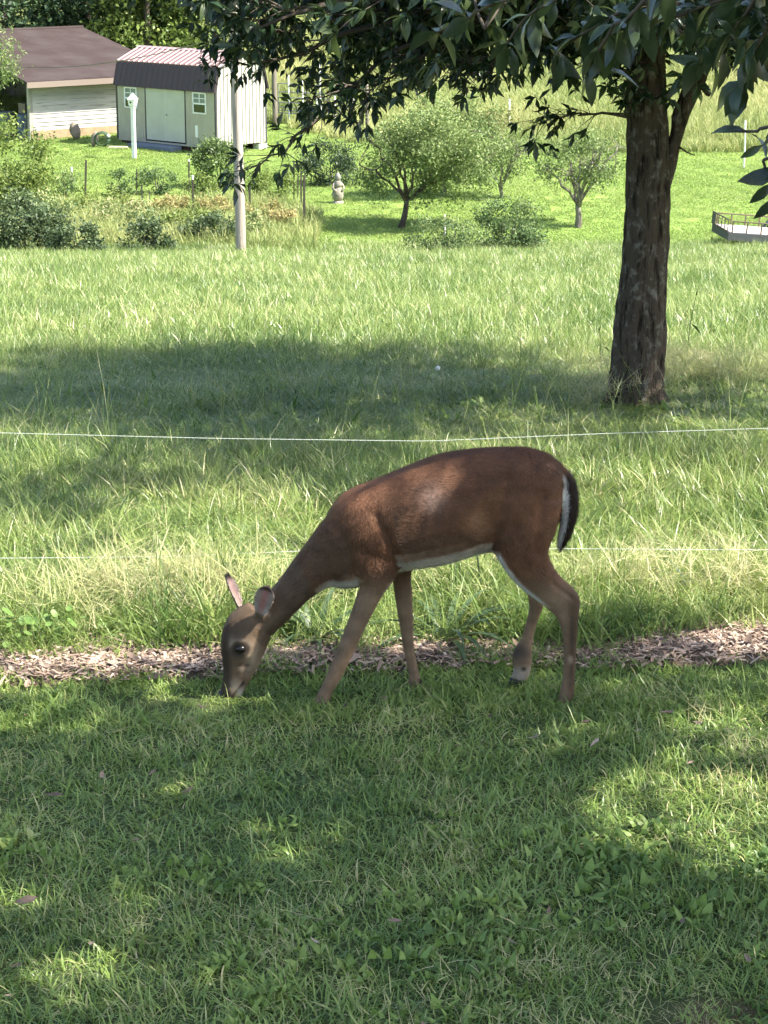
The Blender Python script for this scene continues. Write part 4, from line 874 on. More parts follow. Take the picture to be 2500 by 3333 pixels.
# light leafed tree that hangs in front of the barn
h = P(-8, 330, 74); r = np.random.default_rng(77)
o = thing('willow_tree', 'pale grey green tree hanging in front of the barn', 'tree', (h[0]-.9, 74, float(ground(h[0]-.9, 74))-.05))
m = MB(); t = np.linspace(0, 1, 7); m.tube(np.stack([-.2*t, .1*np.sin(t*4), t*4.6], 1), np.linspace(.14, .04, 7), 8); m.build('trunk', M_orchbark, o, True)
p, d, nn, s, w, tt = cloud(7000, 46, (1.2, 1.0, 1.25), .24, .12, r, .35, shell=.4); ob('crown', leafmesh(p+np.array([.2, 0, 3.55]), d+np.array([0,0,-.6]), nn, s, w, tt+.12, M_orch, 'crown', True), o)['kind'] = 'stuff'
# ================================================================== shed
M_side = mat('shed_siding', (.40,.375,.295), .5, .3, noise=(2.5,(.355,.33,.26),.4,.7)); M_sidew = mat('shed_end_siding', (.43,.415,.36), .5, .3, noise=(2,(.39,.375,.325),.4,.7))
M_door = mat('shed_door', (.47,.47,.385), .5, .3, noise=(2,(.42,.42,.345),.4,.7)); M_trim = mat('dark_trim', (.055,.052,.055), .5, .3)
M_roof1 = mat('shed_roof_metal', (.15,.090,.085), .5, .25, noise=(2,(.175,.112,.106),.4,.7)); M_roofl = mat('shed_roof_skirt', (.055,.036,.036), .5, .3)
M_white = mat('white_paint', (.78,.78,.75), .5, .3, noise=(6,(.62,.62,.58),.5,.75)); M_glass = mat('window_glass', (.012,.016,.018), .08, .6)
M_pane = mat('curtained_glass', (.16,.18,.175), .15, .5); M_skid = mat('skid_timber', (.10,.055,.04), .9, .1, noise=(8,(.05,.03,.025),.4,.7)); M_step = mat('blue_step', (.14,.17,.21), .7, .3)
M_steel = mat('dull_steel', (.28,.28,.27), .4, .5, metal=.6)
sc_ = hit(704, 503); SW, SD, WH, FZ = 4.88, 2.44, 1.87, .24
gl = float(ground(sc_[0]-3.6, sc_[1]+3.1))
shed = thing('shed', 'grey green gambrel roofed storage shed with double doors', 'shed', (sc_[0], sc_[1], sc_[2]), R(-41))
def sb(name, lo, hi, m, parent=shed): return MB().b2(lo, hi).build(name, m, parent)
gp = [(0, 0), (0, WH), (.16, WH+.75), (SD/2, WH+1.18), (SD-.16, WH+.75), (SD, WH), (SD, 0)]
def endwall(x0, x1, m, name):
    q = MB(); a = [(x0, y, FZ+z) for y, z in gp]; b = [(x1, y, FZ+z) for y, z in gp]; k = len(gp)
    q.add(a+b, [tuple(range(k)), tuple(range(2*k-1, k-1, -1))] + [(i, i+k, (i+1) % k+k, (i+1) % k) for i in range(k)]); return q.build(name, m, shed)
wr = endwall(-.05, 0, M_sidew, 'end_wall'); endwall(-SW, -SW+.05, M_side, 'end_wall')
zt = lambda y: FZ + np.interp(y, [0, .16, SD/2, SD-.16, SD], [WH, WH+.75, WH+1.18, WH+.75, WH]) - .02
for i in range(14):
    y = .09 + i*(SD-.18)/13; sb('rib', (0, y-.030, FZ+.02), (.03, y+.030, zt(y)-.04), M_sidew, wr)
DX0, DX1 = -SW+.303*SW, -SW+.697*SW
for a, b in ((-SW+.05, DX0-.04), (DX1+.04, -.05)):
    w = sb('front_wall', (a, 0, FZ), (b, .05, FZ+WH), M_side)
    for x in np.arange(a+.1, b-.04, .115): sb('rib', (x-.012, -.008, FZ+.01), (x+.012, 0, FZ+WH-.01), M_side, w)
sb('back_wall', (-SW+.05, SD-.05, FZ), (-.05, SD, FZ+WH), M_side)
for x in (-SW, 0): sb('corner_trim', (x-.035, -.018, FZ-.03), (x+.035, .05, FZ+WH), M_trim)
sb('corner_trim', (-.02, SD-.03, FZ-.03), (.03, SD+.02, FZ+WH), M_trim)
for a, b in ((DX0-.045, DX0), (DX1, DX1+.045)): sb('door_trim', (a, -.016, FZ), (b, .03, FZ+WH), M_trim)
sb('door_header', (DX0, -.01, FZ+WH-.06), (DX1, .03, FZ+WH), M_side)
sb('sill', (-SW+.04, -.012, FZ-.06), (-.04, .06, FZ), M_side)
mid = (DX0+DX1)/2
for a, b in ((DX0+.004, mid-.006), (mid+.006, DX1-.004)):
    d = sb('door', (a, -.006, FZ+.05), (b, .03, FZ+WH-.065), M_door)
    if a > mid-.1:
        q = MB(); q.tube([(mid+.07, -.01, FZ+.95), (mid+.07, -.06, FZ+.95)], .02, 8); q.tube([(mid+.07, -.06, FZ+.95), (mid+.16, -.065, FZ+.94)], .013, 6); q.build('handle', M_steel, d)
sb('door_post', (mid-.02, -.002, FZ+.05), (mid+.02, .02, FZ+WH-.06), M_white)
for a, b in ((-4.46, -3.83), (-1.06, -.42)):
    z0, z1 = FZ+1.08, FZ+1.80; w = thing('window', None, None); w.parent = shed
    e = .045
    sb('frame', (a, -.041, z0), (a+e, .01, z1), M_white, w); sb('frame', (b-e, -.040, z0), (b, .01, z1), M_white, w)
    sb('frame', (a+e, -.042, z0), (b-e, .01, z0+e), M_white, w); sb('frame', (a+e, -.042, z1-e), (b-e, .01, z1), M_white, w)
    zm = (z0+z1)/2-.02; sb('meeting_rail', (a+e, -.043, zm-.025), (b-e, .01, zm+.025), M_white, w)
    sb('pane', (a+e, -.022, z0+e), (b-e, -.012, zm-.025), M_glass, w)
    mx_, mz = (a+b)/2, (zm+.025+z1-e)/2
    for u0, u1 in ((a+e, mx_-.014), (mx_+.014, b-e)):
        for v0, v1 in ((zm+.025, mz-.012), (mz+.012, z1-e)): sb('pane', (u0, -.020, v0), (u1, -.012, v1), M_pane, w)
    sb('muntin', (mx_-.014, -.034, zm+.025), (mx_+.014, 0, z1-e), M_white, w); sb('muntin', (a+e, -.033, mz-.012), (b-e, 0, mz+.012), M_white, w)
# gambrel roof
def roofpanel(y0, z0, y1, z1, m, name, rib, rm, rh):
    t = .035; d = unit(np.array([0, y1-y0, z1-z0])); nn = np.array([0, -d[2], d[1]]) if y1 > y0 else np.array([0, -d[2], d[1]])
    if nn[2] < 0: nn = -nn
    a = [np.array([x, y, FZ+z]) for x in (-SW-.08, .08) for y, z in ((y0, z0), (y1, z1))]; q = MB()
    q.add([*a, *[p+nn*t for p in a]], [(0,1,3,2),(4,6,7,5),(0,4,5,1),(2,3,7,6),(0,2,6,4),(1,5,7,3)]); o = q.build(name, m, shed)
    for x in np.linspace(-SW-.04, .04, rib):
        c0, c1 = np.array([x, y0, FZ+z0])+nn*t, np.array([x, y1, FZ+z1])+nn*t; w = .035; q = MB()
        V = [c0+[-w,0,0], c0+[w,0,0], c0+[w*.5,0,0]+nn*rh, c0+[-w*.5,0,0]+nn*rh]; V += [v + (c1-c0) for v in V]
        q.add(V, [(0,1,2,3),(7,6,5,4),(0,4,5,1),(1,5,6,2),(2,6,7,3),(3,7,4,0)]); q.build('rib', rm, o)
M_rib = mat('shed_roof_rib', (.28,.20,.195), .45, .3)
roofpanel(-.07, WH-.05, .14, WH+.76, M_roofl, 'roof_skirt', 20, M_roofl, .018); roofpanel(.125, WH+.765, SD/2, WH+1.20, M_roof1, 'roof_panel', 20, M_rib, .035)
roofpanel(SD-.125, WH+.765, SD/2, WH+1.20, M_roof1, 'roof_panel', 20, M_rib, .035); roofpanel(SD+.07, WH-.05, SD-.14, WH+.76, M_roofl, 'roof_skirt', 20, M_roofl, .018)
q = MB(); q.add([(-SW-.1,SD/2-.13,FZ+WH+1.205),(-SW-.1,SD/2,FZ+WH+1.27),(-SW-.1,SD/2+.13,FZ+WH+1.205),(.1,SD/2-.13,FZ+WH+1.205),(.1,SD/2,FZ+WH+1.27),(.1,SD/2+.13,FZ+WH+1.205)], [(0,3,4,1),(1,4,5,2),(0,2,5,3),(0,1,2),(3,5,4)]); q.build('ridge_cap', M_rib, shed)
for y0, z0, y1, z1 in ((-.04, WH-.05, .15, WH+.77), (.15, WH+.77, SD/2, WH+1.22)):
    for s in (0, 1):
        f = (lambda y: SD-y) if s else (lambda y: y); q = MB(); q.tube([(.085, f(y0), FZ+z0), (.085, f(y1), FZ+z1)], .032, 4); q.build('rake_trim', M_trim if not s else M_trim, shed)
for y in (.15, SD/2, SD-.15): sb('skid', (-SW+.1, y-.07, -.45), (-.1, y+.07, FZ-.06), M_skid)
sb('block', (-.3, -.02, -.1), (-.05, .35, FZ-.06), M_steel); sb('block', (-.3, SD-.35, -.1), (0, SD+.05, FZ-.06), M_white)
sb('step', (DX0-.35, -.62, -.30), (DX1-.15, -.05, FZ-.07), M_step)
sb('worn_patch', (-.98, -.011, FZ+.28), (-.86, .0, FZ+.68), M_white)
# ================================================================== barn
M_board = [mat('barn_board', c, .8, .2, noise=(5, (.17,.15,.125), .54, .70, (.25,1,5))) for c in ((.46,.445,.40), (.40,.385,.35), (.50,.485,.45))]
M_plinth = mat('barn_foundation', (.34,.25,.155), .95, .1, noise=(4,(.26,.195,.125),.4,.7), bump=.6, bscale=15); M_bpost = mat('barn_post', (.36,.34,.30), .9, .1, noise=(5,(.2,.18,.16),.4,.7,(1,1,.2)))
M_broof = mat('barn_roof', (.043,.031,.028), .85, .1, noise=(1.1,(.06,.047,.044),.38,.7), bump=.15, bscale=10); M_int = mat('barn_interior', (.045,.04,.035), .95, .1); M_fascia = mat('barn_fascia', (.21,.17,.14), .8, .2)
bh = hit(101, 460); BW, BD, BH = 5.7, 13.0, 2.08
barn = thing('barn', 'weathered white clapboard barn with a low brown roof', 'barn', bh, R(38))
def bb(name, lo, hi, m, parent=barn): return MB().b2(lo, hi).build(name, m, parent)
pl = bb('foundation', (0, -.05, -.6), (BW, .25, .36), M_plinth); bb('sheathing', (.02, .06, .36), (BW, .14, BH+.1), M_int)
for i in range(12):
    z = .36 + i*.147; q = MB(); q.add([(.1,-.012,z),(BW,-.012,z),(BW,.06,z),(.1,.06,z),(.1,.018,z+.16),(BW,.018,z+.16),(BW,.06,z+.16),(.1,.06,z+.16)], [(3,2,1,0),(4,5,6,7),(0,1,5,4),(1,2,6,5),(2,3,7,6),(3,0,4,7)])
    q.build('board', M_board[(i*7+i//3) % 3], barn)
bb('corner_post', (-.04, -.03, -.4), (.10, .12, BH), M_bpost)
bb('back_wall', (0, BD-.12, -.4), (BW, BD, BH), M_int); bb('end_wall', (BW-.12, .25, -.4), (BW, BD-.12, BH), M_board[1])
for y in (4.2, 8.6, BD-.1): bb('post', (-.04, y-.07, -.5), (.10, y+.07, BH), M_bpost)
RR = 1.35; o0, o1 = -.42, .42
for s in (0, 1):
    y0, y1 = (-.60, BD/2) if not s else (BD+.60, BD/2); z0, z1 = BH-.02, BH+RR; q = MB()
    a = [np.array([x, y, z]) for x in (o0, BW+o1) for y, z in ((y0, z0), (y1, z1))]; q.add([*a, *[p+np.array([0,0,.09]) for p in a]], [(0,1,3,2),(4,6,7,5),(0,4,5,1),(2,3,7,6),(0,2,6,4),(1,5,7,3)])
    rf = q.build('roof_slope', M_broof, barn)
    if not s:
        bb('fascia', (o0, -.64, BH-.15), (BW+o1, -.605, BH+.05), M_fascia)
        for x in (3.7, 4.35, 4.9): bb('roof_patch', (x, -.54, BH+.07), (x+.42, -.30, BH+.16), M_white, rf)
q = MB(); q.tube([(o0-.02, BD/2, BH+RR+.09), (BW+o1+.02, BD/2, BH+RR+.09)], .07, 6); q.build('ridge_cap', M_broof, barn)
for x in (.02, BW-.1):
    q = MB(); q.add([(x,.1,BH),(x,BD-.1,BH),(x,BD/2,BH+RR-.03),(x+.08,.1,BH),(x+.08,BD-.1,BH),(x+.08,BD/2,BH+RR-.03)], [(0,2,1),(3,4,5),(0,1,4,3),(1,2,5,4),(2,0,3,5)]); q.build('gable', M_int if x < 1 else M_board[1], barn)
bR = Matrix.Rotation(R(38), 4, 'Z')
def inbarn(x, y, z=0): v = bR @ Vector((x, y, z)); return (bh[0]+v.x, bh[1]+v.y, bh[2]+v.z)
M_junk = [mat('junk_blue', (.10,.13,.16), .7, .3), mat('junk_grey', (.16,.16,.15), .8, .2), mat('junk_tan', (.2,.16,.11), .8, .2)]
def barrel(loc, m, label):
    o = thing('barrel', label, 'barrel', loc); q = MB(); q.lathe([(.0,0),(.27,0),(.29,.02),(.27,.05),(.28,.28),(.29,.30),(.28,.32),(.28,.56),(.29,.58),(.27,.6),(.28,.84),(.27,.88),(.24,.86),(.0,.86)], 18); q.build('drum', m, o, True); MB().lathe([(0,.86),(.03,.86),(.03,.89),(0,.89)], 8, (.15,0,0)).build('bung', M_steel, o)
barrel(inbarn(.35, 1.0, 0), M_junk[0], 'dusty blue barrel inside the barn opening by the corner post'); barrel(inbarn(.3, 2.3, 0), M_junk[1], 'grey barrel deeper inside the barn opening')
o = thing('crate_stack', 'stack of junk boxes in the dark barn opening', 'boxes', inbarn(.9, 1.7, 0), R(20))
for i in range(3):
    q = MB().box((0, 0, .2+.4*i), (.55, .5, .38), Matrix.Rotation(.15*i, 3, 'Z')); q.build('box', M_junk[2-i % 2], o)
o = thing('leaning_board', 'pale board leaning among junk in the barn opening', 'board', inbarn(-.02, .55, 0), R(38), rot=(R(-12), R(24), R(38))); MB().b2((-.06, -.015, 0), (.06, .015, 1.1)).build('plank', M_bpost, o); MB().b2((-.075, -.02, 1.1), (.075, .02, 1.14)).build('end_cap', M_fascia, o)
# overhead cable from pole to barn side
# ================================================================== utility pole
M_pole = mat('pole_wood', (.40,.345,.29), .9, .15, noise=(9,(.25,.21,.175),.45,.7,(1,1,.06)), bump=.6, bscale=30)
ph = hit(784, 830); pole = thing('utility_pole', 'tall pale wooden utility pole in the garden edge', 'pole', (ph[0], ph[1], ph[2]-.3))
q = MB(); zz = np.linspace(0, 9, 16); q.tube([(-.010*z+.012*math.sin(z), 0, z) for z in zz], np.interp(zz, [0, 9], [.122, .094]), 18, .03); q.build('post', M_pole, pole, True)
pl_ = P(783, 120, ph[1]); zc = pl_[2] - (ph[2]-.3)
q = MB().lathe([(.02,0),(.035,.01),(.035,.05),(.025,.06),(.035,.07),(.03,.11),(.01,.12)], 10, (-.13, -.04, zc)); q.build('insulator', M_white, pole, True)
q = MB().b2((-.14, -.06, zc-.05), (-.06, -.02, zc)); q.build('bracket', M_steel, pole)
a = np.array([ph[0]-.14, ph[1]-.04, ph[2]-.3+zc+.06]); b = np.array(inbarn(-.3, 1.2, BH+.55)); b2_ = P(70, 218, 76)
t = np.linspace(0, 1, 24)[:, None]; q = MB(); q.tube(a*(1-t) + b2_*t - np.array([0, 0, .25])*4*t*(1-t), .012, 5)
tag(q.build('overhead_cable', M_trim), 'thin dark overhead cable running from the pole across the barn roof', 'cable')
# ================================================================== bird house on white post
h = hit(437, 516); o = thing('birdhouse_post', 'white post carrying a small white birdhouse in front of the shed', 'birdhouse', h, R(-20))
tp = P(437, 345, h[1])[2] - h[2]
q = MB().b2((-.058, -.058, -.1), (.058, .058, tp)); q.build('post', M_white, o); MB().b2((-.09, -.09, tp), (.09, .09, tp+.03)).build('ledge', M_white, o)
q = MB(); q.add([(-.10,-.11,tp+.03),(.10,-.11,tp+.03),(.10,.11,tp+.03),(-.10,.11,tp+.03),(-.12,-.13,tp+.22),(.12,-.13,tp+.22),(.12,.13,tp+.22),(-.12,.13,tp+.22)], [(3,2,1,0),(0,1,5,4),(1,2,6,5),(2,3,7,6),(3,0,4,7),(4,5,6,7)]); q.build('house', M_white, o)
q = MB(); q.add([(-.145,-.155,tp+.22),(.145,-.155,tp+.22),(.145,.155,tp+.22),(-.145,.155,tp+.22),(0,0,tp+.44)], [(3,2,1,0),(0,1,4),(1,2,4),(2,3,4),(3,0,4)]); q.build('roof', mat('birdhouse_roof', (.5,.5,.46), .7, .2), o)
q = MB().lathe([(0,0),(.035,0),(.035,.006),(0,.006)], 12); hm_ = q.mesh('entrance', M_int); hole = ob('entrance', hm_, o, Matrix.Translation((-.02, -.121, tp+.13)) @ Matrix.Rotation(R(90), 4, 'X'))
# ================================================================== clutter by the barn wall
M_rock = mat('rock', (.25,.21,.165), .95, .1, noise=(5,(.15,.13,.105),.4,.7), bump=.8, bscale=12)
def rock(loc, s, label, seed, rot=(0,0,0)):
    r = np.random.default_rng(seed); an = np.linspace(.12, 3.02, 8); rr = []
    for t in an: rr.append(np.array([[s[0]*math.sin(t)*math.cos(p)*r.uniform(.82, 1.1), s[1]*math.sin(t)*math.sin(p)*r.uniform(.82, 1.1), s[2]*(1-math.cos(t))*.9] for p in np.linspace(0, 6.283, 10, endpoint=False)]))
    q = MB(); q.loft(rr); o = q.build('boulder', M_rock, None, True); o.location = loc; o.rotation_euler = rot; tag(o, label, 'rock')
rock(hit(252, 455), (.20,.16,.36), 'pale upright boulder leaning on the barn foundation', 5, (0, R(-14), 0)); rock(hit(303, 478), (.13,.11,.30), 'mossy narrow boulder beside the coiled hose', 9, (0, R(12), 0))
M_hose = mat('hose', (.045,.085,.045), .6, .2); hh = hit(333, 478); o = thing('garden_hose', 'green garden hose coiled on a stand between barn and shed', 'hose', hh)
for i in range(5):
    t = np.linspace(0, 6.283, 20); q = MB(); q.tube(np.stack([np.cos(t)*(.21+.015*i), -.1+.04*i+0*t, .27+np.sin(t)*(.21+.01*i)], 1), .018, 6); q.build('coil', M_hose, o, True)
q = MB(); [q.tube([(x, .02, 0), (x*.4, .02, .5)], .018, 6) for x in (-.2, .2)]; q.tube([(-.1, .02, .5), (.1, .02, .5)], .018, 6); q.build('stand', M_steel, o); q = MB().lathe([(0,0),(.05,.0),(.06,.05),(.03,.1),(0,.1)], 10, (.24,-.1,.35)); q.build('nozzle', M_white, o)
h = hit(385, 482); o = thing('plank', 'short pale yellow plank lying by the end of the shed', 'plank', (h[0], h[1], h[2]), R(-8)); MB().b2((-.32, -.10, .0), (.32, .10, .06)).build('board', mat('plank_yellow', (.55,.50,.30), .8, .2), o); MB().b2((-.30, -.16, .0), (.40, -.105, .035)).build('batten', mat('plank_pale', (.5,.47,.36), .8, .2), o)
h = hit(113, 462); o = thing('standpipe', 'thin bent metal pipe standing against the barn wall', 'pipe', (h[0], h[1]-.15, h[2])); q = MB(); q.tube([(0,0,0),(0,0,.42),(.02,0,.5),(.06,0,.53),(.09,0,.5),(.09,0,.05)], .016, 7); q.build('pipe', M_steel, o, True); MB().b2((.055, -.02, 0), (.125, .02, .06)).build('tap', M_steel, o)
# ================================================================== garden stakes and fence posts
M_stake = mat('stake_steel', (.085,.08,.06), .8, .2, noise=(20,(.14,.09,.06),.5,.7)); M_pvc = mat('white_pipe', (.74,.76,.72), .5, .3); M_postw = mat('fence_wood', (.22,.195,.155), .95, .1, noise=(8,(.12,.1,.08),.4,.7,(1,1,.2)))
def stake(px, y0, y1, label, white=0, w=.026, lean=0.):
    h = hit(px, y1); t = P(px+lean, y0, h[1]); H = t[2]-h[2]; o = thing('garden_stake', label, 'stake', h, rng.uniform(0, 3), 'stakes in the overgrown garden'); o.rotation_euler = (0, math.atan2(t[0]-h[0], H), 0)
    q = MB(); q.b2((-w, -.004, -.2), (w, .004, H)); q.b2((-.004, .004, -.2), (.004, w*1.5, H)); q.build('stake', M_stake, o)
    for z in np.arange(.2, H-.05, .16)[:9]: MB().b2((-.012, -.014, z), (.012, -.004, z+.02)).build('stud', M_stake, o)
    if white: MB().lathe([(w*1.1, H-white), (w*1.1, H+.01), (0, H+.012)], 10).build('cap', M_pvc, o)
for a in ((233, 545, 632, 'short garden stake with a white cap nearest the barn', .14), (277, 520, 662, 'tall leaning stake just beside the white capped one', 0, .028, 3), (445, 550, 636, 'thin stake in front of the shed doors', 0, .018), (465, 600, 712, 'thin stake standing in the yellow weeds', 0, .018, -4), (487, 622, 690, 'short thin stake next to the one in yellow weeds', 0, .014),
    (615, 520, 636, 'tall stake with pale tip beside the upright shrub', .05, .024), (630, 572, 718, 'white capped stake in front of the upright shrub', .10, .026, -3), (813, 605, 700, 'stake just behind the utility pole', 0, .026), (718, 632, 668, 'very short stake under the upright shrub', 0, .018)): stake(*a)
for a in ((957, 522, 652, 'tallest and thinnest stake of the row of four', 0, .022), (970, 566, 666, 'thin short stake second in the row of four', 0, .018), (980, 556, 690, 'third stake in the row of four', 0, .022), (990, 570, 732, 'thickest stake at the end of the row of four', 0, .032)): stake(*a)
stake(1448, 700, 800, 'lone pale stake in the grass by the loose shrub', .75, .018)
def post(px, y0, y1, w, m, label, name='fence_post', cap=None, lean=0):
    h = hit(px, y1); t = P(px, y0, h[1]); H = t[2]-h[2]; o = thing(name, label, 'post', h, 0, 'posts on the hill fence'); q = MB(); zz = np.linspace(-.3, H, 6); q.tube([(.01*math.sin(z*3), 0, z) for z in zz], w/2, 9, .06); q.build('post', m, o, True)
    q = MB().lathe([(w*.56, H-.04), (w*.56, H+.015), (0, H+.03)], 9); q.build('cap', m if cap is None else cap, o)
post(895, 195, 405, .20, M_postw, 'thick grey wooden gate post behind the shed', 'gate_post'); post(1195, 262, 425, .14, M_postw, 'dark wooden post where the hanging leaves end', 'gate_post')
for px, y0, y1, lb in ((941, 247, 400, 'white marker post standing right before the gate'), (986, 264, 398, 'white marker post with green tint at the gate middle'), (1043, 202, 392, 'tallest white marker post, behind the gate'), (1031, 312, 402, 'short white marker post at the gate end'), (1090, 300, 405, 'white marker post among the hanging leaves'), (1657, 325, 420, 'white marker post alone on the hill above the fruit trees'), (2421, 395, 545, 'white topped post on the hill beside the hanging leaf')):
    post(px, y0, y1, .055, M_pvc, lb, 'marker_post')
for px, y0, y1, lb in ((2335, 190, 250, 'weathered post on the meadow top behind the fork'), (2470, 165, 235, 'weathered post on the meadow top near the frame of leaves')): post(px, y0, y1, .1, M_postw, lb)
# tube gate
h0, h1 = hit(903, 398), hit(1110, 402); gt = thing('field_gate', 'grey tubular field gate with seven rails behind the white markers', 'gate', h0, math.atan2(h1[1]-h0[1], h1[0]-h0[0])); GL = float(np.linalg.norm((h1-h0)[:2]))
zb, ztop = P(903, 366, h0[1])[2]-h0[2], P(903, 271, h0[1])[2]-h0[2]
for z in np.array([0, .09, .20, .35, .53, .72, 1.0])*(ztop-zb)+zb: MB().tube([(.05, 0, z), (GL-.05, 0, z)], .020, 7).build('rail', M_steel, gt)
for x in (.05, GL*.45, GL-.05): MB().tube([(x, .005, zb), (x, .005, ztop)], .022, 7).build('upright', M_steel, gt)
# stone ornament
h = hit(1100, 662); o = thing('garden_ornament', 'small pale stone figure standing on the valley lawn', 'statue', h, R(15)); M_stone = mat('stone', (.30,.275,.225), .95, .1, noise=(8,(.18,.165,.14),.4,.7), bump=.6, bscale=25)
MB().lathe([(0,-.1),(.17,-.1),(.17,.05),(.12,.08),(0,.08)], 14).build('base', M_stone, o, True)
q = MB(); q.lathe([(.10,.07),(.15,.16),(.165,.26),(.15,.36),(.11,.43),(.085,.46)], 16); q.build('body', M_stone, o, True)
q = MB(); q.lathe([(.075,.45),(.115,.50),(.12,.56),(.10,.62),(.075,.65)], 14); q.build('chest', M_stone, o, True); q = MB(); q.lathe([(.06,.64),(.085,.70),(.08,.78),(.05,.84),(.02,.88)], 14); q.build('head', mat('stone_grey', (.27,.26,.23), .95, .1, noise=(9,(.16,.16,.14),.4,.7)), o, True)
for s in (-1, 1): q = MB(); q.tube([(s*.10, 0, .58), (s*.17, -.05, .45), (s*.08, -.14, .36)], [.035, .032, .03], 8); q.build('arm', M_stone, o, True)
# ================================================================== utility trailer
M_rail = mat('trailer_rail', (.10,.085,.06), .8, .2, noise=(15,(.17,.11,.07),.5,.7)); M_deck = mat('trailer_deck', (.50,.45,.42), .8, .2, noise=(6,(.36,.32,.29),.45,.7,(.2,1,1))); M_fr = mat('trailer_frame', (.07,.075,.075), .6, .3); M_tyre = mat('tyre', (.02,.02,.02), .8, .2)
h = hit(2380, 812); tr = thing('utility_trailer', 'flat utility trailer with low railings parked in the long grass', 'trailer', (h[0]-.05, h[1], h[2]), 0, rot=(0, R(5), R(6)))
dz = P(2372, 756, h[1])[2]-h[2]; TLn, TWd = 3.2, 1.55
for i in range(7): MB().b2((0, .02+i*.216, dz-.035), (TLn, .02+i*.216+.208, dz)).build('deck_board', M_deck, tr)
for y in (-.02, TWd): MB().b2((-.03, y-.02, dz-.19), (TLn, y+.02, dz-.005)).build('side_beam', M_fr, tr)
MB().b2((-.075, -.04, dz-.20), (-.03, TWd+.04, dz-.01)).build('end_beam', M_fr, tr)
RH = .27
for y in (0, TWd-.02):
    MB().tube([(.0, y, dz+RH), (TLn, y, dz+RH)], .018, 6).build('rail', M_rail, tr)
    for x in np.arange(.02, TLn, .36): MB().b2((x-.016, y-.016, dz-.01), (x+.016, y+.016, dz+RH)).build('rail_post', M_rail, tr)
g = thing('tail_gate', None, None); g.parent = tr; g.location = (-.10, 0, 0)
for z in (.02, .30): MB().tube([(0, 0, dz+z), (0, TWd, dz+z)], .018, 6).build('gate_rail', M_rail, g)
for y in np.linspace(0, TWd, 6): MB().tube([(0, y, dz+.02), (0, y, dz+.30)], .013, 6).build('gate_bar', M_rail, g)
for z in (.09, .16, .23): MB().tube([(0, 0, dz+z), (0, TWd, dz+z)], .006, 5).build('gate_wire', M_rail, g)
MB().b2((-.01, TWd-.28, dz+.02), (.01, TWd-.02, dz+.29)).build('mesh_plate', M_fr, g)
for y in (-.13, TWd+.13):
    w = thing('wheel', None, None); w.parent = tr; w.location = (1.65, y, .30); w.rotation_euler = (R(90), 0, 0)
    MB().lathe([(.18,-.09),(.27,-.095),(.31,-.06),(.31,.06),(.27,.095),(.18,.09)], 24).build('tyre', M_tyre, w, True); MB().lathe([(0,-.05),(.06,-.06),(.18,-.05),(.18,.05),(.06,.06),(0,.05)], 20).build('rim', M_steel, w, True)
    q = MB(); t = np.linspace(.15, 2.99, 9); q.add(np.concatenate([np.stack([1.65+np.cos(t)*.40, 0*t+y-.12, .30+np.sin(t)*.36], 1), np.stack([1.65+np.cos(t)*.40, 0*t+y+.12, .30+np.sin(t)*.36], 1)]), [(i, i+1, i+10, i+9) for i in range(8)]); q.build('fender', M_fr, tr)
MB().tube([(TLn, .3, dz-.1), (TLn+1.1, TWd/2, dz-.12), (TLn, TWd-.3, dz-.1)], .035, 6).build('tongue', M_fr, tr)
MB().tube([(TLn+1.0, TWd/2, dz-.1), (TLn+1.0, TWd/2, -.25)], .028, 8).build('jack', M_steel, tr)
# ================================================================== electric fence wires
M_wire = mat('wire_pale', (.50,.53,.46), .6, .3); M_wired = mat('wire_grey', (.45,.46,.40), .5, .4)
WY = 10.42
def wire(pts, r, m, label, bead):
    p = np.array([P(x, y, WY) for x, y in pts]); t = np.linspace(0, len(p)-1, 60); p = np.stack([np.interp(t, np.arange(len(p)), p[:, c]) for c in range(3)], 1)
    o = thing('fence_wire', label, 'wire', (0, WY, 0)); o0_ = np.array([0, WY, 0]); MB().tube(p-o0_, r, 6).build('strand', m, o, True)
    q = MB(); an = np.linspace(0, 160*6.283, 1600); i = np.linspace(0, 59, 1600); c = np.stack([np.interp(i, np.arange(60), p[:, k2]) for k2 in range(3)], 1) - o0_
    q.tube(c + np.stack([0*an, np.cos(an)*r*.9, np.sin(an)*r*.9], 1), r*.45, 4); q.build('twist', bead, o, True)
wire([(-900,1392),(0,1409),(700,1427),(1390,1436),(2000,1410),(2500,1394),(3400,1375)], .0014, M_wire, 'upper pale electric fence wire stretched behind the deer', M_wired)
wire([(-900,1822),(0,1817),(560,1812),(970,1794),(1830,1786),(2500,1790),(3400,1800)], .0018, M_wired, 'lower thin electric fence wire running through the tall grass', M_pvc)
for sx in (-3.4, 3.6):
    gz = float(ground(sx, WY)); o = thing('fence_stake', 'thin steel stake holding both wires beyond the ' + ('nose' if sx < 0 else 'tail') + ' of the deer', 'stake', (sx, WY+.012, gz), 0, 'stakes of the wire fence'); MB().tube([(0, 0, -.1), (0, 0, 1.0)], .008, 8).build('rod', M_stake, o); [MB().tube([(0,-.02,z),(0,.01,z)], .012, 8).build('clip', M_trim, o) for z in (float(P(1250 + sx/WY*FPX*.98, 1400 if sx < 0 else 1380, WY)[2])-gz, .2)]
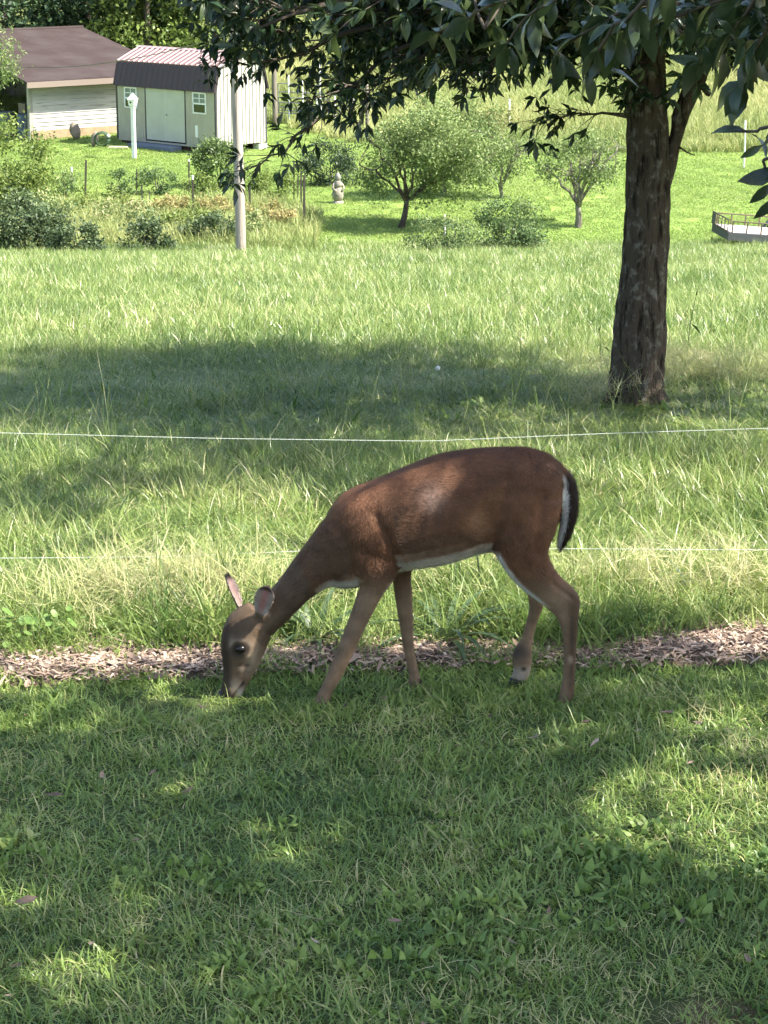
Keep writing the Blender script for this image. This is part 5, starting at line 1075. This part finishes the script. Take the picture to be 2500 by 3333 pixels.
# ================================================================== near weeds by the path
def strap(label, px, py, n, S, wd, seed, material, up=.5, name='weed', Yo=0.):
    r = np.random.default_rng(seed); h = hit(px, py); o = thing(name, label, 'weed', (h[0], h[1]+Yo, h[2]))
    for i in range(n):
        a = r.random()*6.283; el = r.uniform(up*.6, up*1.5); d = np.array([math.cos(a)*math.cos(el), math.sin(a)*math.cos(el), math.sin(el)]); L = S*r.uniform(.6, 1.1); q = MB(); V = []; p = np.array([math.cos(a), math.sin(a), 0])*.02; s = np.array([-math.sin(a), math.cos(a), 0]); k2 = 7
        for j in range(k2):
            t = j/(k2-1); w = wd*math.sin(min(1, t*1.8+.25)*1.57)*(1-t**2.2)+.001; up_ = np.array([0, 0, .18*w/wd*.02])
            V += [p - s*w + up_, p - np.array([0, 0, .1*w]), p + s*w + up_]; p = p + d*L/k2; d = unit(d + np.array([0, 0, -.24]))
        F = []
        for j in range(k2-1): b = 3*j; F += [(b, b+1, b+4, b+3), (b+1, b+2, b+5, b+4)]
        q.add(V, F); q.build('leaf', material, o, True)
M_strap = mat('strap_leaf', (.055,.095,.042), .42, .4, noise=(5,(.085,.13,.06),.4,.7), trans=.2); M_broad = mat('clover_leaf', (.13,.22,.05), .45, .4, noise=(5,(.18,.26,.07),.4,.7), trans=.3); M_dstalk = mat('weed_stalk', (.06,.085,.03), .7, .2)
strap('clump of broad strap leaves between the front legs of the deer', 1450, 2095, 26, .50, .016, 1, M_strap, .72)
strap('clump of broad strap leaves behind the near front leg of the deer', 1030, 2095, 22, .46, .016, 2, M_strap, .75)
strap('small strap leaved weed near the hind foot of the deer', 1960, 2010, 10, .22, .009, 3, M_strap, .7)
strap('pale strap leaved weed in the tall grass above the mulch', 2260, 1960, 11, .30, .010, 4, M_strap, .8)
r = np.random.default_rng(8); h = hit(130, 2110); o = thing('clover_patch', 'bright round leaved clover patch at the path edge', 'weed', h)
for i in range(60):
    c = np.array([r.normal(0, .14), r.normal(0, .07), .05+r.random()*.12]); s = .018*r.uniform(.7, 1.4); t = np.linspace(0, 6.283, 8, endpoint=False); tl_ = r.normal(0, .35, 2); q = MB(); V = [c] + [c + s*np.array([math.cos(k2), math.sin(k2), .25 + tl_[0]*math.cos(k2) + tl_[1]*math.sin(k2)]) for k2 in t]; q.add(V, [(0, j+1, (j+1) % 8+1) for j in range(8)]); q.build('leaf', M_broad, o, True)
q = MB(); [q.tube([(0.3*x, .3*y_, 0), (x, y_, .08)], .0015, 3) for x, y_ in r.normal(0, .1, (40, 2))]; q.build('stems', M_dstalk, o)['kind'] = 'stuff'
# tall dark stalks seen under the belly
for px, y0, y1, lb in ((1560, 1800, 1985, 'thick green weed stalk under the belly of the deer'), (1485, 1830, 2010, 'thin dark weed stalk behind the strap leaves'), (1500, 1820, 2000, 'bent dark weed stalk behind the strap leaves')):
    h = hit(px, y1); t = P(px-6, y0, h[1]); H = t[2]-h[2]; o = thing('weed_stalk', lb, 'weed', h); MB().tube([(0,0,-.02),(.006,0,H*.4),(-.004,0,H*.75),(t[0]-h[0],0,H)], [.006 if px > 1550 else .0035]*4, 6).build('stem', M_dstalk, o, True)
    for i in range(4):
        z = H*(.3+.16*i); s = 1 if i % 2 else -1; q = MB(); q.add([(0,0,z),(s*.04,-.006,z+.035),(s*.09,0,z+.03),(s*.04,.006,z+.03)], [(0,1,2,3)]); q.build('leaf', M_strap, o)
for px, y0, y1, lb, bend in ((2012, 700, 1235, 'tall thin grass stalk standing beside the forked tree', .12), (1955, 1075, 1200, 'short curled grass stalk left of the forked tree', -.1), (2235, 960, 1190, 'leaning thin stalk right of the forked tree', .2)):
    h = hit(px, y1); t = P(px, y0, h[1]); H = t[2]-h[2]; o = thing('grass_stalk', lb, 'grass stalk', h); z = np.linspace(0, 1, 9); MB().tube(np.stack([bend*z**2*H*.5, 0*z, z*H], 1), np.linspace(.005, .002, 9), 5).build('stem', M_dstalk, o, True)
    q = MB(); q.add([(bend*.18*H, 0, .6*H), (bend*.18*H+.05, -.01, .56*H), (bend*.18*H+.10, 0, .42*H), (bend*.18*H+.045, .01, .53*H)], [(0,1,2,3)]); q.build('blade', M_dstalk, o); MB().tube([(bend*.5*H, 0, H), (bend*.5*H+.01, 0, H+.06)], [.007, .002], 6).build('seed_head', M_dstalk, o, True)
h = hit(1425, 1235); t = P(1425, 1207, h[1]); H = t[2]-h[2]; o = thing('dandelion', 'white dandelion clock in the shaded field grass', 'flower', h); MB().tube([(0,0,0),(.01,0,H*.5),(0,0,H)], .003, 5).build('stem', M_strap, o, True)
an = np.linspace(.15, 2.99, 8); MB().loft([np.array([[.02*math.sin(a_)*math.cos(b_), .02*math.sin(a_)*math.sin(b_), H+.02-.02*math.cos(a_)] for b_ in np.linspace(0, 6.283, 10, endpoint=False)]) for a_ in an]).build('seed_head', M_white, o, True)
print('objects', len(bpy.data.objects))
